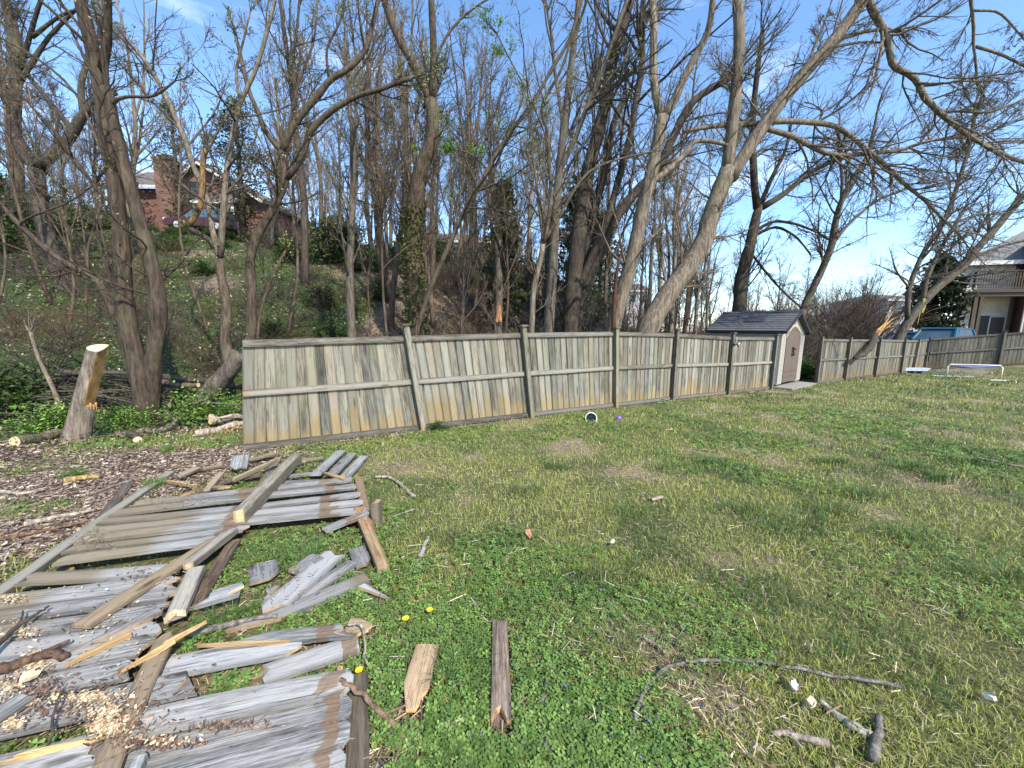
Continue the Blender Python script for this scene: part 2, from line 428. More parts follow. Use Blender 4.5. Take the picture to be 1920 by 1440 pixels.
def basis(a, b, upv=(0, 0, 1), roll=0.0):
    a = Vector(a); b = Vector(b); x = (b - a).normalized(); u = Vector(upv)
    y = u.cross(x).normalized(); z = x.cross(y)
    if roll:
        q = Matrix.Rotation(roll, 3, x); y = q @ y; z = q @ z
    Mx = Matrix.Identity(4)
    for i in range(3): Mx[i][0] = x[i]; Mx[i][1] = y[i]; Mx[i][2] = z[i]; Mx[i][3] = a[i]
    return Mx
def place_local(o, Mw, parent=None):
    if parent is not None:
        Mp = Matrix.LocRotScale(parent.location, parent.rotation_euler.to_quaternion(), parent.scale)
        o.parent = parent; o.matrix_local = Mp.inverted() @ Mw
    else: o.matrix_world = Mw

# ------------------------------------------------------------------ fences
def tint(lo=.82, hi=1.18, warm=.05):
    k = random.uniform(lo, hi); d = random.uniform(-warm, warm)
    return (k * (1 + d), k, k * (1 - d))
fence_board = [plank_mesh('fence_board', 1.0, .139, .019, 100 + i, 'cut', 'cut', stain=.24 + .06 * (i % 3), mats=[WOOD, RAW], bow=.004 * (i % 3 - 1)) for i in range(6)]

cap_mesh = MB().box(-.075, -.075, 0, .075, .075, .018).box(-.052, -.052, .018, .052, .052, .032).mesh('cap', RAILWOOD)
def V3(p): return np.array(p, float)
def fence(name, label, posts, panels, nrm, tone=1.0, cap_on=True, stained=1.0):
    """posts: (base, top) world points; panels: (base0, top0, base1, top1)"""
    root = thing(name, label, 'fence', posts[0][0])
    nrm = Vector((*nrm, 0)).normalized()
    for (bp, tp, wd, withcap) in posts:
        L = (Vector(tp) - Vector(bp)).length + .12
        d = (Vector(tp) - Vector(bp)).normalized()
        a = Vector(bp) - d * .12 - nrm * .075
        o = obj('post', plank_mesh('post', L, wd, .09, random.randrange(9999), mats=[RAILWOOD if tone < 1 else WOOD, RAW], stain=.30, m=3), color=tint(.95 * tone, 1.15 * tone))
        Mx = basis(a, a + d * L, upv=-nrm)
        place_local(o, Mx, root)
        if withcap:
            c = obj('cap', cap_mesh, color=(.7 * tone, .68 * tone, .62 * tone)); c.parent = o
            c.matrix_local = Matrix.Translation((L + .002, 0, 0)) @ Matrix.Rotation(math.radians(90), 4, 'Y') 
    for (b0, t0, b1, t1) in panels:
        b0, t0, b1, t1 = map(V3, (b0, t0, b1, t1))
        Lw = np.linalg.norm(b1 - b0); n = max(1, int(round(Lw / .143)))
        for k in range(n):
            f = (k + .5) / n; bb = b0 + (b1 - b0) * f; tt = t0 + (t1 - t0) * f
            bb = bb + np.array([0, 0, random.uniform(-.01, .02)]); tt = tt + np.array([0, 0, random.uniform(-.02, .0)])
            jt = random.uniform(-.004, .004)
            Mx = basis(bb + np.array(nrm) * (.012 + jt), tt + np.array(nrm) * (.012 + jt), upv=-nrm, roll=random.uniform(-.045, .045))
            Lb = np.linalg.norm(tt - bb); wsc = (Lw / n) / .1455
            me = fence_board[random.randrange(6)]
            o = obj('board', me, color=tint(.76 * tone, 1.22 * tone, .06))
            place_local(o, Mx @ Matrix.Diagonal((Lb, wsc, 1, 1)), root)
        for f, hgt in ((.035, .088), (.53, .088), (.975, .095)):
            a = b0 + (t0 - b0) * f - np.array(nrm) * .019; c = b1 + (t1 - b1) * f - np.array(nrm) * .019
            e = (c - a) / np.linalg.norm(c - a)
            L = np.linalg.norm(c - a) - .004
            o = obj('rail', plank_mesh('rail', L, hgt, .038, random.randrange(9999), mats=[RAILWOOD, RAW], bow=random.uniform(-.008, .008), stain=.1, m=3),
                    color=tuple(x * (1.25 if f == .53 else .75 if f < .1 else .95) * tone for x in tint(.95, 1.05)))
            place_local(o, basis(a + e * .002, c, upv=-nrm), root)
    return root

def g0(px, py, z=0.0):
    p = G(px, py); return np.array([p[0], p[1], float(H(p[0], p[1])) + z])
u3 = np.array([FU[0], FU[1], 0])
bx = [(455, 845), (799, 811), (1013, 789), (1178, 770), (1287, 757), (1380, 742), (1452, 731)]
base = []
for i, p in enumerate(bx):
    q = G(*p); s = (q[0] - FA[0]) * FU[0] + (q[1] - FA[1]) * FU[1]
    q2 = FA + FU * s; base.append(np.array([q2[0], q2[1], float(H(*q2))]))
lean = [.10, -.27, -.25, -.14, -.02, -.02, 0]
tp = [1.52, 1.60, 1.68, 1.74, 1.73, 1.68, 1.68]; ph = [0, 1.77, 1.80, 1.82, 1.82, 1.78, 1.77]
tops = [b_ + u3 * l_ * .93 + np.array([0, 0, h_]) for b_, l_, h_ in zip(base, lean, tp)]
posts = [(b_, b_ + u3 * l_ + np.array([0, 0, h_]), .092, True) for b_, l_, h_ in zip(base, lean, ph)][1:]
fence('wooden_fence', 'grey picket fence leaning at its left end by the board pile',
      posts, [(base[i], tops[i], base[i + 1], tops[i + 1]) for i in range(6)], FN)
qx = [(1511, 718), (1555, 711), (1591, 703), (1630, 697), (1660, 695), (1686, 693)]
qb = []
for p in qx:
    q = G(*p); s = (q[0] - FA[0]) * FU[0] + (q[1] - FA[1]) * FU[1]; q2 = FA + FU * s
    qb.append(np.array([q2[0], q2[1], float(H(*q2))]))
ql = [0, .02, .06, .0, .25, .15]
qt = [b_ + u3 * l_ + np.array([0, 0, 1.66 + .0 * i]) for i, (b_, l_) in enumerate(zip(qb, ql))]
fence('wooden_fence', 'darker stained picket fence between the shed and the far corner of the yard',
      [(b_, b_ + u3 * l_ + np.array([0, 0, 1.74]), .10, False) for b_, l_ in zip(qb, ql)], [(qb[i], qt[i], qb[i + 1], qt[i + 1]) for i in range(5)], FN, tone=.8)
ru = np.array([26.2 - 21.8, 19.5 - 21.6, 0]); ru /= np.linalg.norm(ru)
rb = []
for k in range(4):
    q = qb[-1] + ru * (.18 + 2.62 * k); q[2] = float(H(q[0], q[1])); rb.append(q)
rtp = [q + np.array([0, 0, 1.66]) for q in rb]
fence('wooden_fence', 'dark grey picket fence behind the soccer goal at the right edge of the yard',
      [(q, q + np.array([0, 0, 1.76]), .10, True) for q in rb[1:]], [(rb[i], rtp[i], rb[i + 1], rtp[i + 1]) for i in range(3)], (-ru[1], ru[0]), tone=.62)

# ------------------------------------------------------------------ the storage shed
CREAM = plain('cream_resin', (.36, .33, .28), .55, .05, 3)
BROWN = plain('brown_resin', (.125, .093, .074), .6, .08, 5)
SLATE = plain('dark_grey_shingle', (.10, .102, .11), .75, .3, 16)
BLACK = plain('black_plastic', (.012, .012, .014), .45, .2)
CONC = plain('concrete', (.25, .23, .20), .9, .25, 12)
FL = np.array([8.72, 12.62]); FRt = np.array([10.62, 14.16]); e = (FRt - FL) / np.linalg.norm(FRt - FL); Wd = 2.42
rz = math.atan2(e[1], e[0]); zg = 0.07
sh = thing('garden_shed', 'cream resin shed with slate grey roof and brown double doors standing in the fence gap', 'shed', (FL[0], FL[1], zg), rz)
D = 2.25; EV = 1.83; RG = 2.47
def laps(mb, x, y0, y1, z0, z1, outward):      # lapped boards on a side wall at x
    n = 11; hgt = (z1 - z0) / n
    for k in range(n):
        a = z0 + k * hgt
        mb.prism([(x + outward * .018, a), (x + outward * .006, a + hgt * .96), (x - outward * .02, a + hgt * .96), (x - outward * .02, a)], 1, y0, y1)
mb = MB(); laps(mb, 0, .03, D, .06, EV, -1); obj('side_wall', mb.mesh('side_wall', CREAM), sh)
mb = MB(); laps(mb, Wd, .03, D, .06, EV, 1); obj('side_wall', mb.mesh('side_wall', CREAM), sh)
mb = MB(); mb.prism([(0, .06), (Wd, .06), (Wd, EV), (Wd / 2, RG - .04), (0, EV)], 1, D - .04, D); obj('rear_wall', mb.mesh('rear_wall', CREAM), sh)
# gable front with an arched opening
cx = Wd / 2; dw = .74; spring = 1.62; apexd = 1.98
arch = [(cx - dw + 2 * dw * i / 12, spring + (apexd - spring) * math.sin(math.pi * i / 12) ** .8) for i in range(13)]
mb = MB()
mb.box(.0, -.012, .06, cx - dw, .03, EV).box(cx + dw, -.012, .06, Wd, .03, EV)
for i in range(12):
    (xa, za), (xb, zb) = arch[i], arch[i + 1]
    ra = RG - .05 - (RG - EV) * abs(xa - cx) / cx; rb_ = RG - .05 - (RG - EV) * abs(xb - cx) / cx
    mb.prism([(xa, za), (xb, zb), (xb, rb_), (xa, ra)], 1, -.012, .03)
mb.prism([(0, EV - .002), (cx - dw, EV - .002), (cx - dw, RG - .05 - (RG - EV) * dw / cx)], 1, -.012, .03)
mb.prism([(cx + dw, EV - .002), (Wd, EV - .002), (cx + dw, RG - .05 - (RG - EV) * dw / cx)], 1, -.012, .03)
obj('front_wall', mb.mesh('front_wall', CREAM), sh)
blk = MB().box(0, -.014, 0, 1, .0, .075).mesh('stone_block', CREAM)
for side in (0, 1):
    for k in range(19):
        z0 = .1 + k * .085; full = .43 if k % 2 else .36
        rows = [(0, .20), (.215, full)] if k % 2 else [(0, .28), (.295, .43)]
        for (a, b2) in rows:
            x0 = a + .006 if side == 0 else Wd - b2 - .006
            o = obj('stone_block', blk, sh, (x0, -.0125, z0), color=(1, 1, 1)); o.scale = (b2 - a, 1, 1)
for sgn in (-1, 1):
    mb = MB(); pts = [p for p in arch if (p[0] - cx) * sgn >= -1e-6]
    poly = [(cx + sgn * .006, .10)] + [(cx + sgn * dw * .985, .10)]
    pp = sorted(pts, key=lambda p: -p[0] * sgn)
    poly += [(cx + sgn * min(abs(p[0] - cx), dw * .985) if abs(p[0] - cx) > .01 else cx + sgn * .006, p[1] - .012) for p in pp]
    mb.prism(poly, 1, -.035, .0)
    o = obj('door', mb.mesh('door', BROWN), sh)
    pm = MB(); xa = cx + sgn * .1; xb = cx + sgn * dw * .86
    for zz in (.28, .46, ):
        pm.box(min(xa, xb), -.047, zz, max(xa, xb), -.034, zz + .022)
    for i in range(4):
        t0, t1 = .1 + .19 * i, .1 + .19 * (i + 1)
        f = lambda q: spring + (apexd - spring) * math.sin(math.pi * (1 - q * .9) / 2) ** .8 - .1
        pm.prism([(cx + sgn * t0, f(t0)), (cx + sgn * t1, f(t1)), (cx + sgn * t1, f(t1) + .022), (cx + sgn * t0, f(t0) + .022)], 1, -.047, -.034)
    obj('door_moulding', pm.mesh('door_moulding', BROWN), o)
    hm = MB().tube([(cx + sgn * .06, -.04, 1.0), (cx + sgn * .06, -.085, 1.02), (cx + sgn * .07, -.085, 1.24), (cx + sgn * .07, -.04, 1.26)], .016, 6).box(min(cx + sgn * .03, cx + sgn * .11), -.044, .98, max(cx + sgn * .03, cx + sgn * .11), -.034, 1.29)
    obj('handle', hm.mesh('handle', BLACK), o)
mb = MB()
for i in range(12):
    (xa, za), (xb, zb) = arch[i], arch[i + 1]
    g = lambda x, z, k: (cx + (x - cx) * (1 + k * .07), z + k * .06)
    mb.prism([(xa, za), (xb, zb), g(xb, zb, 1), g(xa, za, 1)], 1, -.04, -.0125)
obj('arch_trim', mb.mesh('arch_trim', CREAM), sh)
vm = MB(); vm.prism([(cx + .10 * math.cos(a), 2.2 + .13 * math.sin(a)) for a in np.linspace(0, 2 * math.pi, 14, False)], 1, -.03, -.0125)
for k in range(4): vm.box(cx - .07, -.04, 2.12 + k * .045, cx + .07, -.029, 2.14 + k * .045)
obj('gable_vent', vm.mesh('gable_vent', plain('olive_grey_plastic', (.22, .21, .15), .6)), sh)
for sgn in (-1, 1):                            # two roof slopes of overlapping shingle courses
    ov = .10; run = cx + ov; nC = 9; rise = (RG - EV) * run / cx
    root_r = obj('roof', MB().prism([(cx, RG), (cx + sgn * run, RG - rise), (cx + sgn * run, RG - rise + .03), (cx, RG + .03)], 1, -.16, D + .1).mesh('roof', SLATE), sh)
    for k in range(nC):
        f0, f1 = k / nC, (k + 1) / nC
        for j in range(5):
            y0 = -.165 + (D + .27) * j / 5 + .004; y1 = -.165 + (D + .27) * (j + 1) / 5 - .004
            pts = [(cx + sgn * run * f0, RG + .032 - rise * f0), (cx + sgn * run * f1 * .998, RG + .032 - rise * f1), (cx + sgn * run * f1 * .998, RG + .054 - rise * f1), (cx + sgn * run * f0, RG + .037 - rise * f0)]
            o = obj('shingle', MB().prism(pts, 1, y0, y1).mesh('shingle', SLATE), root_r)
    em = MB(); em.prism([(cx + sgn * run, RG - rise - .05), (cx + sgn * (run + .02), RG - rise - .05), (cx + sgn * (run + .02), RG - rise + .05), (cx + sgn * run, RG - rise + .05)], 1, -.17, D + .11)
    for yy in (-.175, D + .1):
        em.prism([(cx, RG - .05), (cx + sgn * run, RG - rise - .05), (cx + sgn * run, RG - rise + .06), (cx, RG + .06)], 1, yy, yy + .014)
    obj('roof_edge', em.mesh('roof_edge', plain('black_roof_edge', (.02, .021, .024), .6)), root_r)
    sk = MB(); a = .30; b2 = .58
    sk.prism([(cx + sgn * run * a, RG + .045 - rise * a), (cx + sgn * run * b2, RG + .045 - rise * b2), (cx + sgn * run * b2, RG + .085 - rise * b2), (cx + sgn * run * a, RG + .085 - rise * a)], 1, .72, 1.3)
    obj('skylight', sk.mesh('skylight', plain('smoked_skylight', (.06, .065, .075), .3, .1)), root_r)
rm = MB(); rm.prism([(cx - .1, RG + .02), (cx + .1, RG + .02), (cx + .03, RG + .085), (cx - .03, RG + .085)], 1, -.16, D + .1)
for k in range(3): rm.box(cx - .05, .25 + k * .7, RG + .085, cx + .05, .55 + k * .7, RG + .10)
obj('ridge_cap', rm.mesh('ridge_cap', plain('grey_ridge', (.075, .08, .09), .6)), sh)
sl = thing('concrete_slab', 'pale concrete slab under the shed doors', 'slab', (FL[0], FL[1], -.05), rz)
obj('slab_top', MB().box(-.12, -.5, 0, Wd + .2, D + .1, .115).mesh('slab_top', CONC), sl)

# ------------------------------------------------------------------ houses
def brick_mat(name, c1, c2, mortar, scale=1.0):
    m, t, b = mat(name); cO = t.nodes.new('ShaderNodeTexCoord'); geo = t.nodes.new('ShaderNodeNewGeometry')
    sx = N(t, 'SeparateXYZ'); t.links.new(cO.outputs['Object'], sx.inputs[0])
    ad = N(t, 'Math', operation='ADD'); t.links.new(sx.outputs[0], ad.inputs[0]); t.links.new(sx.outputs[1], ad.inputs[1])
    cb = N(t, 'CombineXYZ'); t.links.new(ad.outputs[0], cb.inputs[0]); t.links.new(sx.outputs[2], cb.inputs[1])
    br = t.nodes.new('ShaderNodeTexBrick'); br.inputs['Scale'].default_value = scale; br.inputs['Brick Width'].default_value = .22; br.inputs['Row Height'].default_value = .075
    br.inputs['Mortar Size'].default_value = .008; br.inputs['Color1'].default_value = (*c1, 1); br.inputs['Color2'].default_value = (*c2, 1); br.inputs['Mortar'].default_value = (*mortar, 1)
    t.links.new(cb.outputs[0], br.inputs['Vector'])
    n = noise(t, cO.outputs['Object'], .9, 4); rr = ramp(t, [(.3, .75), (.7, 1.2)]); t.links.new(n, rr.inputs[0])
    t.links.new(mixc(t, br.outputs['Color'], rr.outputs[0], 1, 'MULTIPLY'), b.inputs['Base Color']); b.inputs['Roughness'].default_value = .9
    bump(t, b, br.outputs['Fac'], -.4, .01); return m
RBRICK = brick_mat('red_brick', (.20, .09, .065), (.15, .07, .052), (.18, .15, .125))
SHADEBRICK = brick_mat('shaded_side_brick', (.22, .085, .065), (.16, .06, .05), (.2, .17, .15))  # second tone of the red brick, with the tower side's shade in its colour
TBRICK = brick_mat('pale_brick', (.58, .50, .43), (.46, .37, .31), (.6, .56, .5), 1)
ROOF = plain('grey_shingle_roof', (.16, .155, .15), .9, .3, 30)
ROOFB = plain('brown_shingle_roof', (.13, .11, .095), .9, .3, 30)
WHITE = plain('white_trim', (.60, .59, .57), .5, .04)
GLASS = plain('window_glass', (.03, .035, .045), .08, .1, 2, .6)
SIDING = plain('grey_siding', (.42, .43, .43), .6, .06)
TAN = plain('tan_siding', (.55, .43, .32), .7, .08)
def window(parent, x, y, z, wd, hg, frame=WHITE, rot=0):
    t_ = .08; mb = MB()
    mb.box(-wd / 2, -.06, 0, wd / 2, 0, t_).box(-wd / 2, -.06, hg - t_, wd / 2, 0, hg).box(-wd / 2, -.06, t_, -wd / 2 + t_, 0, hg - t_).box(wd / 2 - t_, -.06, t_, wd / 2, 0, hg - t_)
    mb.box(-wd / 2 + t_, -.045, hg / 2 - .03, wd / 2 - t_, 0, hg / 2 + .03)
    o = obj('window', mb.mesh('window', frame), parent, (x, y, z)); o.rotation_euler = (0, 0, rot)
    obj('pane', MB().box(-wd / 2 + t_, -.02, t_, wd / 2 - t_, 0, hg - t_).mesh('pane', GLASS), o)
    obj('sill', MB().box(-wd / 2 - .05, -.1, -.05, wd / 2 + .05, 0, 0).mesh('sill', frame), o)
    return o
# brick house on the hill, 30 m away
def hp(px, py, d=30.0, o=(0, 0, 0)):
    return P(px, py, d) - np.array(o)
O = np.array([P(420, 400, 30)[0], 30.0, 0.0]); O[2] = float(H(O[0], 30.0)) - .3
bh = thing('brick_house', 'red brick house with tall chimney on the wooded hill at left', 'house', O)
rel = lambda px, py, d=30: P(px, py, d) - O
pl = rel(337, 337); pa = rel(377, 308); pr = rel(500, 382)
mb = MB(); mb.prism([(pl[0], -1), (pr[0], -1), (pr[0], pr[2]), (pa[0], pa[2]), (pl[0], pl[2])], 1, 0, 9); obj('gable_wall', mb.mesh('gable_wall', RBRICK), bh)
mb = MB()
for A_, B_ in ((pa, pl), (pa, pr)):
    dx, dz = (B_[0] - A_[0]) * .06, (B_[2] - A_[2]) * .06
    mb.prism([(A_[0], A_[2] + .02), (B_[0] + dx, B_[2] + dz + .02), (B_[0] + dx, B_[2] + dz + .24), (A_[0], A_[2] + .26)], 1, -.45, 9.3)
rf = obj('roof', mb.mesh('roof', ROOFB), bh)
mb = MB()
for A_, B_ in ((pa, pl), (pa, pr)):
    mb.prism([(A_[0], A_[2] - .14), (B_[0], B_[2] - .14), (B_[0], B_[2] + .05), (A_[0], A_[2] + .05)], 1, -.5, -.455)
obj('rake_trim', mb.mesh('rake_trim', WHITE), rf)
wl = rel(255, 342); wr = rel(337, 342); wz = wl[2]; rz_ = rel(300, 318)[2] + .6
mb = MB(); mb.box(wl[0] - 3, 1.2, -1, wr[0] - .01, 8.5, wz); obj('wing_wall', mb.mesh('wing_wall', RBRICK), bh)
mb = MB(); mb.prism([(.7, wz - .05), (4.8, rz_ + .8), (8.9, wz - .05), (8.9, wz + .15), (4.8, rz_ + 1.0), (.7, wz + .15)], 0, wl[0] - 3.3, wr[0] - .02)
wf = obj('wing_roof', mb.mesh('wing_roof', ROOFB), bh)
obj('gutter', MB().box(wl[0] - 3.3, .6, wz - .1, wr[0] - .03, .7, wz + .06).mesh('gutter', WHITE), wf)
cl, cr2 = rel(281, 296), rel(312, 296)
mb = MB(); mb.box(cl[0], .2, -1, cr2[0], 1.15, cl[2]).box(cl[0] - .08, .12, cl[2], cr2[0] + .08, 1.23, cl[2] + .2).box(cl[0] + .15, .4, cl[2] + .2, cr2[0] - .15, .95, cl[2] + .4)
obj('chimney', mb.mesh('chimney', RBRICK), bh)
p = rel(326, 369); window(bh, p[0], 1.19, p[2], .55, 1.15)
p = rel(365, 372); window(bh, p[0], -.01, p[2], .8, 1.2, plain('dark_frame', (.1, .09, .08)))
a, b2, c2 = rel(396, 394), rel(470, 394), rel(440, 368)
mb = MB(); mb.prism([(-1.8, a[2]), (0, c2[2]), (0, c2[2] + .12), (-1.9, a[2] + .1)], 0, a[0], b2[0]); obj('porch_roof', mb.mesh('porch_roof', ROOFB), bh)
obj('porch_gutter', MB().box(a[0], -1.95, a[2] - .1, b2[0], -1.86, a[2] + .06).mesh('porch_gutter', WHITE), bh)
for xx in (a[0] + .15, b2[0] - .15): obj('porch_post', MB().box(xx - .07, -1.8, -.6, xx + .07, -1.66, a[2] - .01).mesh('porch_post', WHITE), bh)
mb = MB(); p = rel(333, 340); q = rel(337, 412); mb.tube([(p[0], -.06, p[2]), (q[0], -.06, p[2] - .6), (q[0], -.06, -.5)], .06, 6); obj('downspout', mb.mesh('downspout', WHITE), bh)

def simple_house(name, label, px0, px1, pyb, pye, pyr, d, wall, roofm, depth=9, nwin=4):
    x0 = P(px0, pye, d)[0]; x1 = P(px1, pye, d)[0]; ze = P((px0 + px1) / 2, pye, d)[2]; zr = P((px0 + px1) / 2, pyr, d)[2]
    xm = (x0 + x1) / 2; zb = float(H(xm, d)) - 1
    r = thing(name, label, 'house', (xm, d, zb)); ze -= zb; zr -= zb; hw = (x1 - x0) / 2
    obj('wall', MB().box(-hw, 0, 0, hw, depth, ze).mesh('wall', wall), r)
    mb = MB(); A = [(-hw - .4, -.4, ze), (hw + .4, -.4, ze), (hw + .4, depth + .4, ze), (-hw - .4, depth + .4, ze), (-hw * .45, depth / 2, zr), (hw * .45, depth / 2, zr)]
    mb.add(A, [(0, 1, 5, 4), (1, 2, 5), (2, 3, 4, 5), (3, 0, 4), (3, 2, 1, 0)]); rf_ = obj('roof', mb.mesh('roof', roofm), r)
    obj('fascia', MB().box(-hw - .42, -.43, ze - .2, hw + .42, -.402, ze + .03).mesh('fascia', WHITE), rf_)
    for k in range(nwin): window(r, -hw + (k + .5) * 2 * hw / nwin, -.005, ze - 1.9, 1.0, 1.4)
    return r
simple_house('hill_house', 'tan house with brown roof half hidden by trunks on the hill', 738, 925, 500, 452, 420, 46, TAN, ROOFB)
simple_house('distant_house', 'small white house far off between the two leaning trunks', 1176, 1222, 580, 545, 528, 62, WHITE, ROOFB, 6, 2)
simple_house('white_house', 'white house behind the dark magnolia beyond the fence corner', 1664, 1745, 625, 562, 546, 44, WHITE, ROOF, 8, 2)

# the large house at the right edge
HR = math.radians(-20)
O = P(1887, 600, 27.0); O[2] = float(H(O[0], O[1])) - .1
rh = thing('deck_house', 'large pale brick house with raised wooden deck at the right edge', 'house', O, HR)
cH, sH = math.cos(HR), math.sin(HR)
def rel(px, py, off=0.0):                  # local point on the facade plane moved back by off
    v = ray(px, py); c = np.array([0, 0, EYE]) - O
    lc = np.array([cH * c[0] + sH * c[1], -sH * c[0] + cH * c[1], c[2]]); lv = np.array([cH * v[0] + sH * v[1], -sH * v[0] + cH * v[1], v[2]])
    return lc + lv * ((off - lc[1]) / lv[1])
zl = rel(1845, 546)[2]; zs = rel(1845, 495)[2]; xl = rel(1794, 560)[0]; sk = 1.0
obj('lower_wall', MB().prism([(xl, 0), (-.01, 0), (9 * sk, 9), (xl + 9 * sk, 9)], 2, -.6, zl).mesh('lower_wall', TBRICK), rh)
mb = MB(); nS = 14
for k in range(nS):
    a = zl + (zs - zl) * k / nS; hh = (zs - zl) / nS
    mb.prism([(-.02, a), (-.005, a + hh * .95), (.1, a + hh * .95), (.1, a)], 0, xl + .02, -.02)
mb.prism([(xl + .02, .1), (-.02, .1), (9 * sk, 8.9), (xl + 9 * sk, 8.9)], 2, zl + .003, zs)
obj('upper_siding', mb.mesh('upper_siding', WHITE), rh)
obj('corner_trim', MB().box(xl - .03, -.06, -.6, xl + .1, -.005, zs).mesh('corner_trim', WHITE), rh)
p0 = rel(1797, 489, -.7); p1 = rel(1923, 431, 4.2)
mb = MB(); A = [(xl - .5, -.7, zs), (9, -.7, zs), (16, 9.4, zs), (xl + 8.5, 9.4, zs), (p1[0], 4.2, p1[2]), (p1[0] + 7, 4.2, p1[2])]
mb.add(A, [(0, 1, 5, 4), (1, 2, 5), (2, 3, 4, 5), (3, 0, 4), (3, 2, 1, 0)])
rf = obj('roof', mb.mesh('roof', ROOF), rh)
obj('fascia', MB().box(xl - .5, -.76, zs - .16, 7, -.705, zs + .1).mesh('fascia', WHITE), rf)
tz = zs + 1.3
obj('brick_tower', MB().prism([(0, -1.1), (5, -1.1), (8, 2), (1.2, 2)], 2, -.6, tz).mesh('brick_tower', SHADEBRICK), rh)
obj('brick_front', MB().box(.12, -1.16, -.6, 5.0, -1.105, tz).mesh('brick_front', RBRICK), rh)
obj('downspout', MB().tube([(.06, -1.17, -.5), (.06, -1.17, tz)], .05, 6).mesh('downspout', WHITE), rh)
window(rh, 1.0, -1.165, .9, .7, 1.3, plain('bronze_frame', (.12, .1, .1)))
window(rh, 1.1, -1.165, zs - 1.2, .9, 1.4)
y0 = -2.0; q = rel(1826, 542, y0); x0 = q[0]; dt = q[2]; DK = plain('deck_wood', (.085, .062, .046), .8, .25, 20)
dk = obj('deck', MB().prism([(x0, y0), (-.02, y0), (-.02, -.03), (x0 + 1.0, -.03)], 2, dt - .22, dt).mesh('deck', DK), rh)
obj('deck_beam', MB().box(x0 + .3, y0 + .1, dt - .48, -.05, y0 + .3, dt - .225).mesh('deck_beam', DK), dk)
rl = rel(1840, 508, y0)[2] - dt
for xx in np.arange(x0 + .02, -.05, .13): obj('baluster', MB().box(xx, y0 + .01, dt + .1, xx + .06, y0 + .05, dt + rl - .05).mesh('baluster', DK), dk)
for k in range(1, 12):
    f_ = k / 12; obj('baluster', MB().box(x0 + f_ * 1.0, y0 + f_ * 1.95, dt + .1, x0 + f_ * 1.0 + .045, y0 + f_ * 1.95 + .05, dt + rl - .05).mesh('baluster', DK), dk)
obj('hand_rail', MB().box(x0 - .03, y0 - .03, dt + rl - .05, -.02, y0 + .09, dt + rl).prism([(x0 - .03, y0 + .09), (x0 + .1, y0 + .09), (x0 + 1.1, -.03), (x0 + .97, -.03)], 2, dt + rl - .05, dt + rl).box(x0, y0 + .005, dt + .04, -.02, y0 + .055, dt + .1).mesh('hand_rail', DK), dk)
for px_ in (1827, 1838):
    xx = rel(px_, 560, y0 + .15)[0]; obj('deck_post', MB().box(xx, y0 + .12, -.8, xx + .16, y0 + .28, dt - .485).mesh('deck_post', DK), dk)
p, q = rel(1833, 592), rel(1878, 624); hd = p[2]
obj('entry_shade_panel', MB().box(p[0], -.03, -.4, p[0] + (q[0] - p[0]) * .45, -.004, hd).mesh('entry_shade_panel', BLACK), rh)  # flat black panel stands in for the shade inside the open entry
dr = obj('door', MB().box(p[0] + (q[0] - p[0]) * .52, -.05, -.4, q[0], -.004, hd - .1).mesh('door', plain('dark_door', (.05, .045, .05))), rh)
for k in range(5): obj('door_bar', MB().box(p[0] + (q[0] - p[0]) * .56, -.07, .1 + k * .3, q[0] - .05, -.051, .16 + k * .3).mesh('door_bar', plain('grey_bar', (.4, .4, .42))), dr)
obj('lintel', MB().box(p[0] - .05, -.08, hd + .003, q[0] + .05, -.004, hd + .22).mesh('lintel', SIDING), rh)
p, q = rel(1801, 611), rel(1820, 624)
obj('side_door', MB().box(p[0], -.05, -.4, q[0], -.004, p[2]).mesh('side_door', WHITE), rh)
p, q = rel(1761, 480, 6.0), rel(1774, 466, 6.0)
obj('chimney', MB().box(p[0], 6.0, zs - 3, q[0], 6.6, q[2]).mesh('chimney', WHITE), rh)
# ------------------------------------------------------------------ the collapsed fence: panels and loose boards
def lay(name, p0, p1, z0, z1, W, T=.019, e0='cut', e1='cut', parent=None, color=(1, 1, 1), mats=None, roll=0.0, rect=True, **kw):
    """a board lying between two ground pixels; z is the height of its upper face at each end"""
    a = G(*p0, z0); b_ = G(*p1, z1)
    if z0 < .30:
        a[2] += float(H(a[0], a[1])); b_[2] += float(H(b_[0], b_[1]))
    L = np.linalg.norm(b_ - a)
    a = a - np.array([0, 0, T / 2]); b_ = b_ - np.array([0, 0, T / 2])
    me = plank_mesh(name, L, W, T, random.randrange(99999), e0, e1, mats=mats, **kw)
    o = obj(name, me, color=color)
    Mx = basis(a, b_, roll=roll)
    if rect: RECTS.append((a[:2], b_[:2], W))
    place_local(o, Mx, parent)
    return o
GREY = (1, 1, 1)
def gt(k=1.0, warm=0.0): return (k * (1 + warm), k, k * (1 - warm))

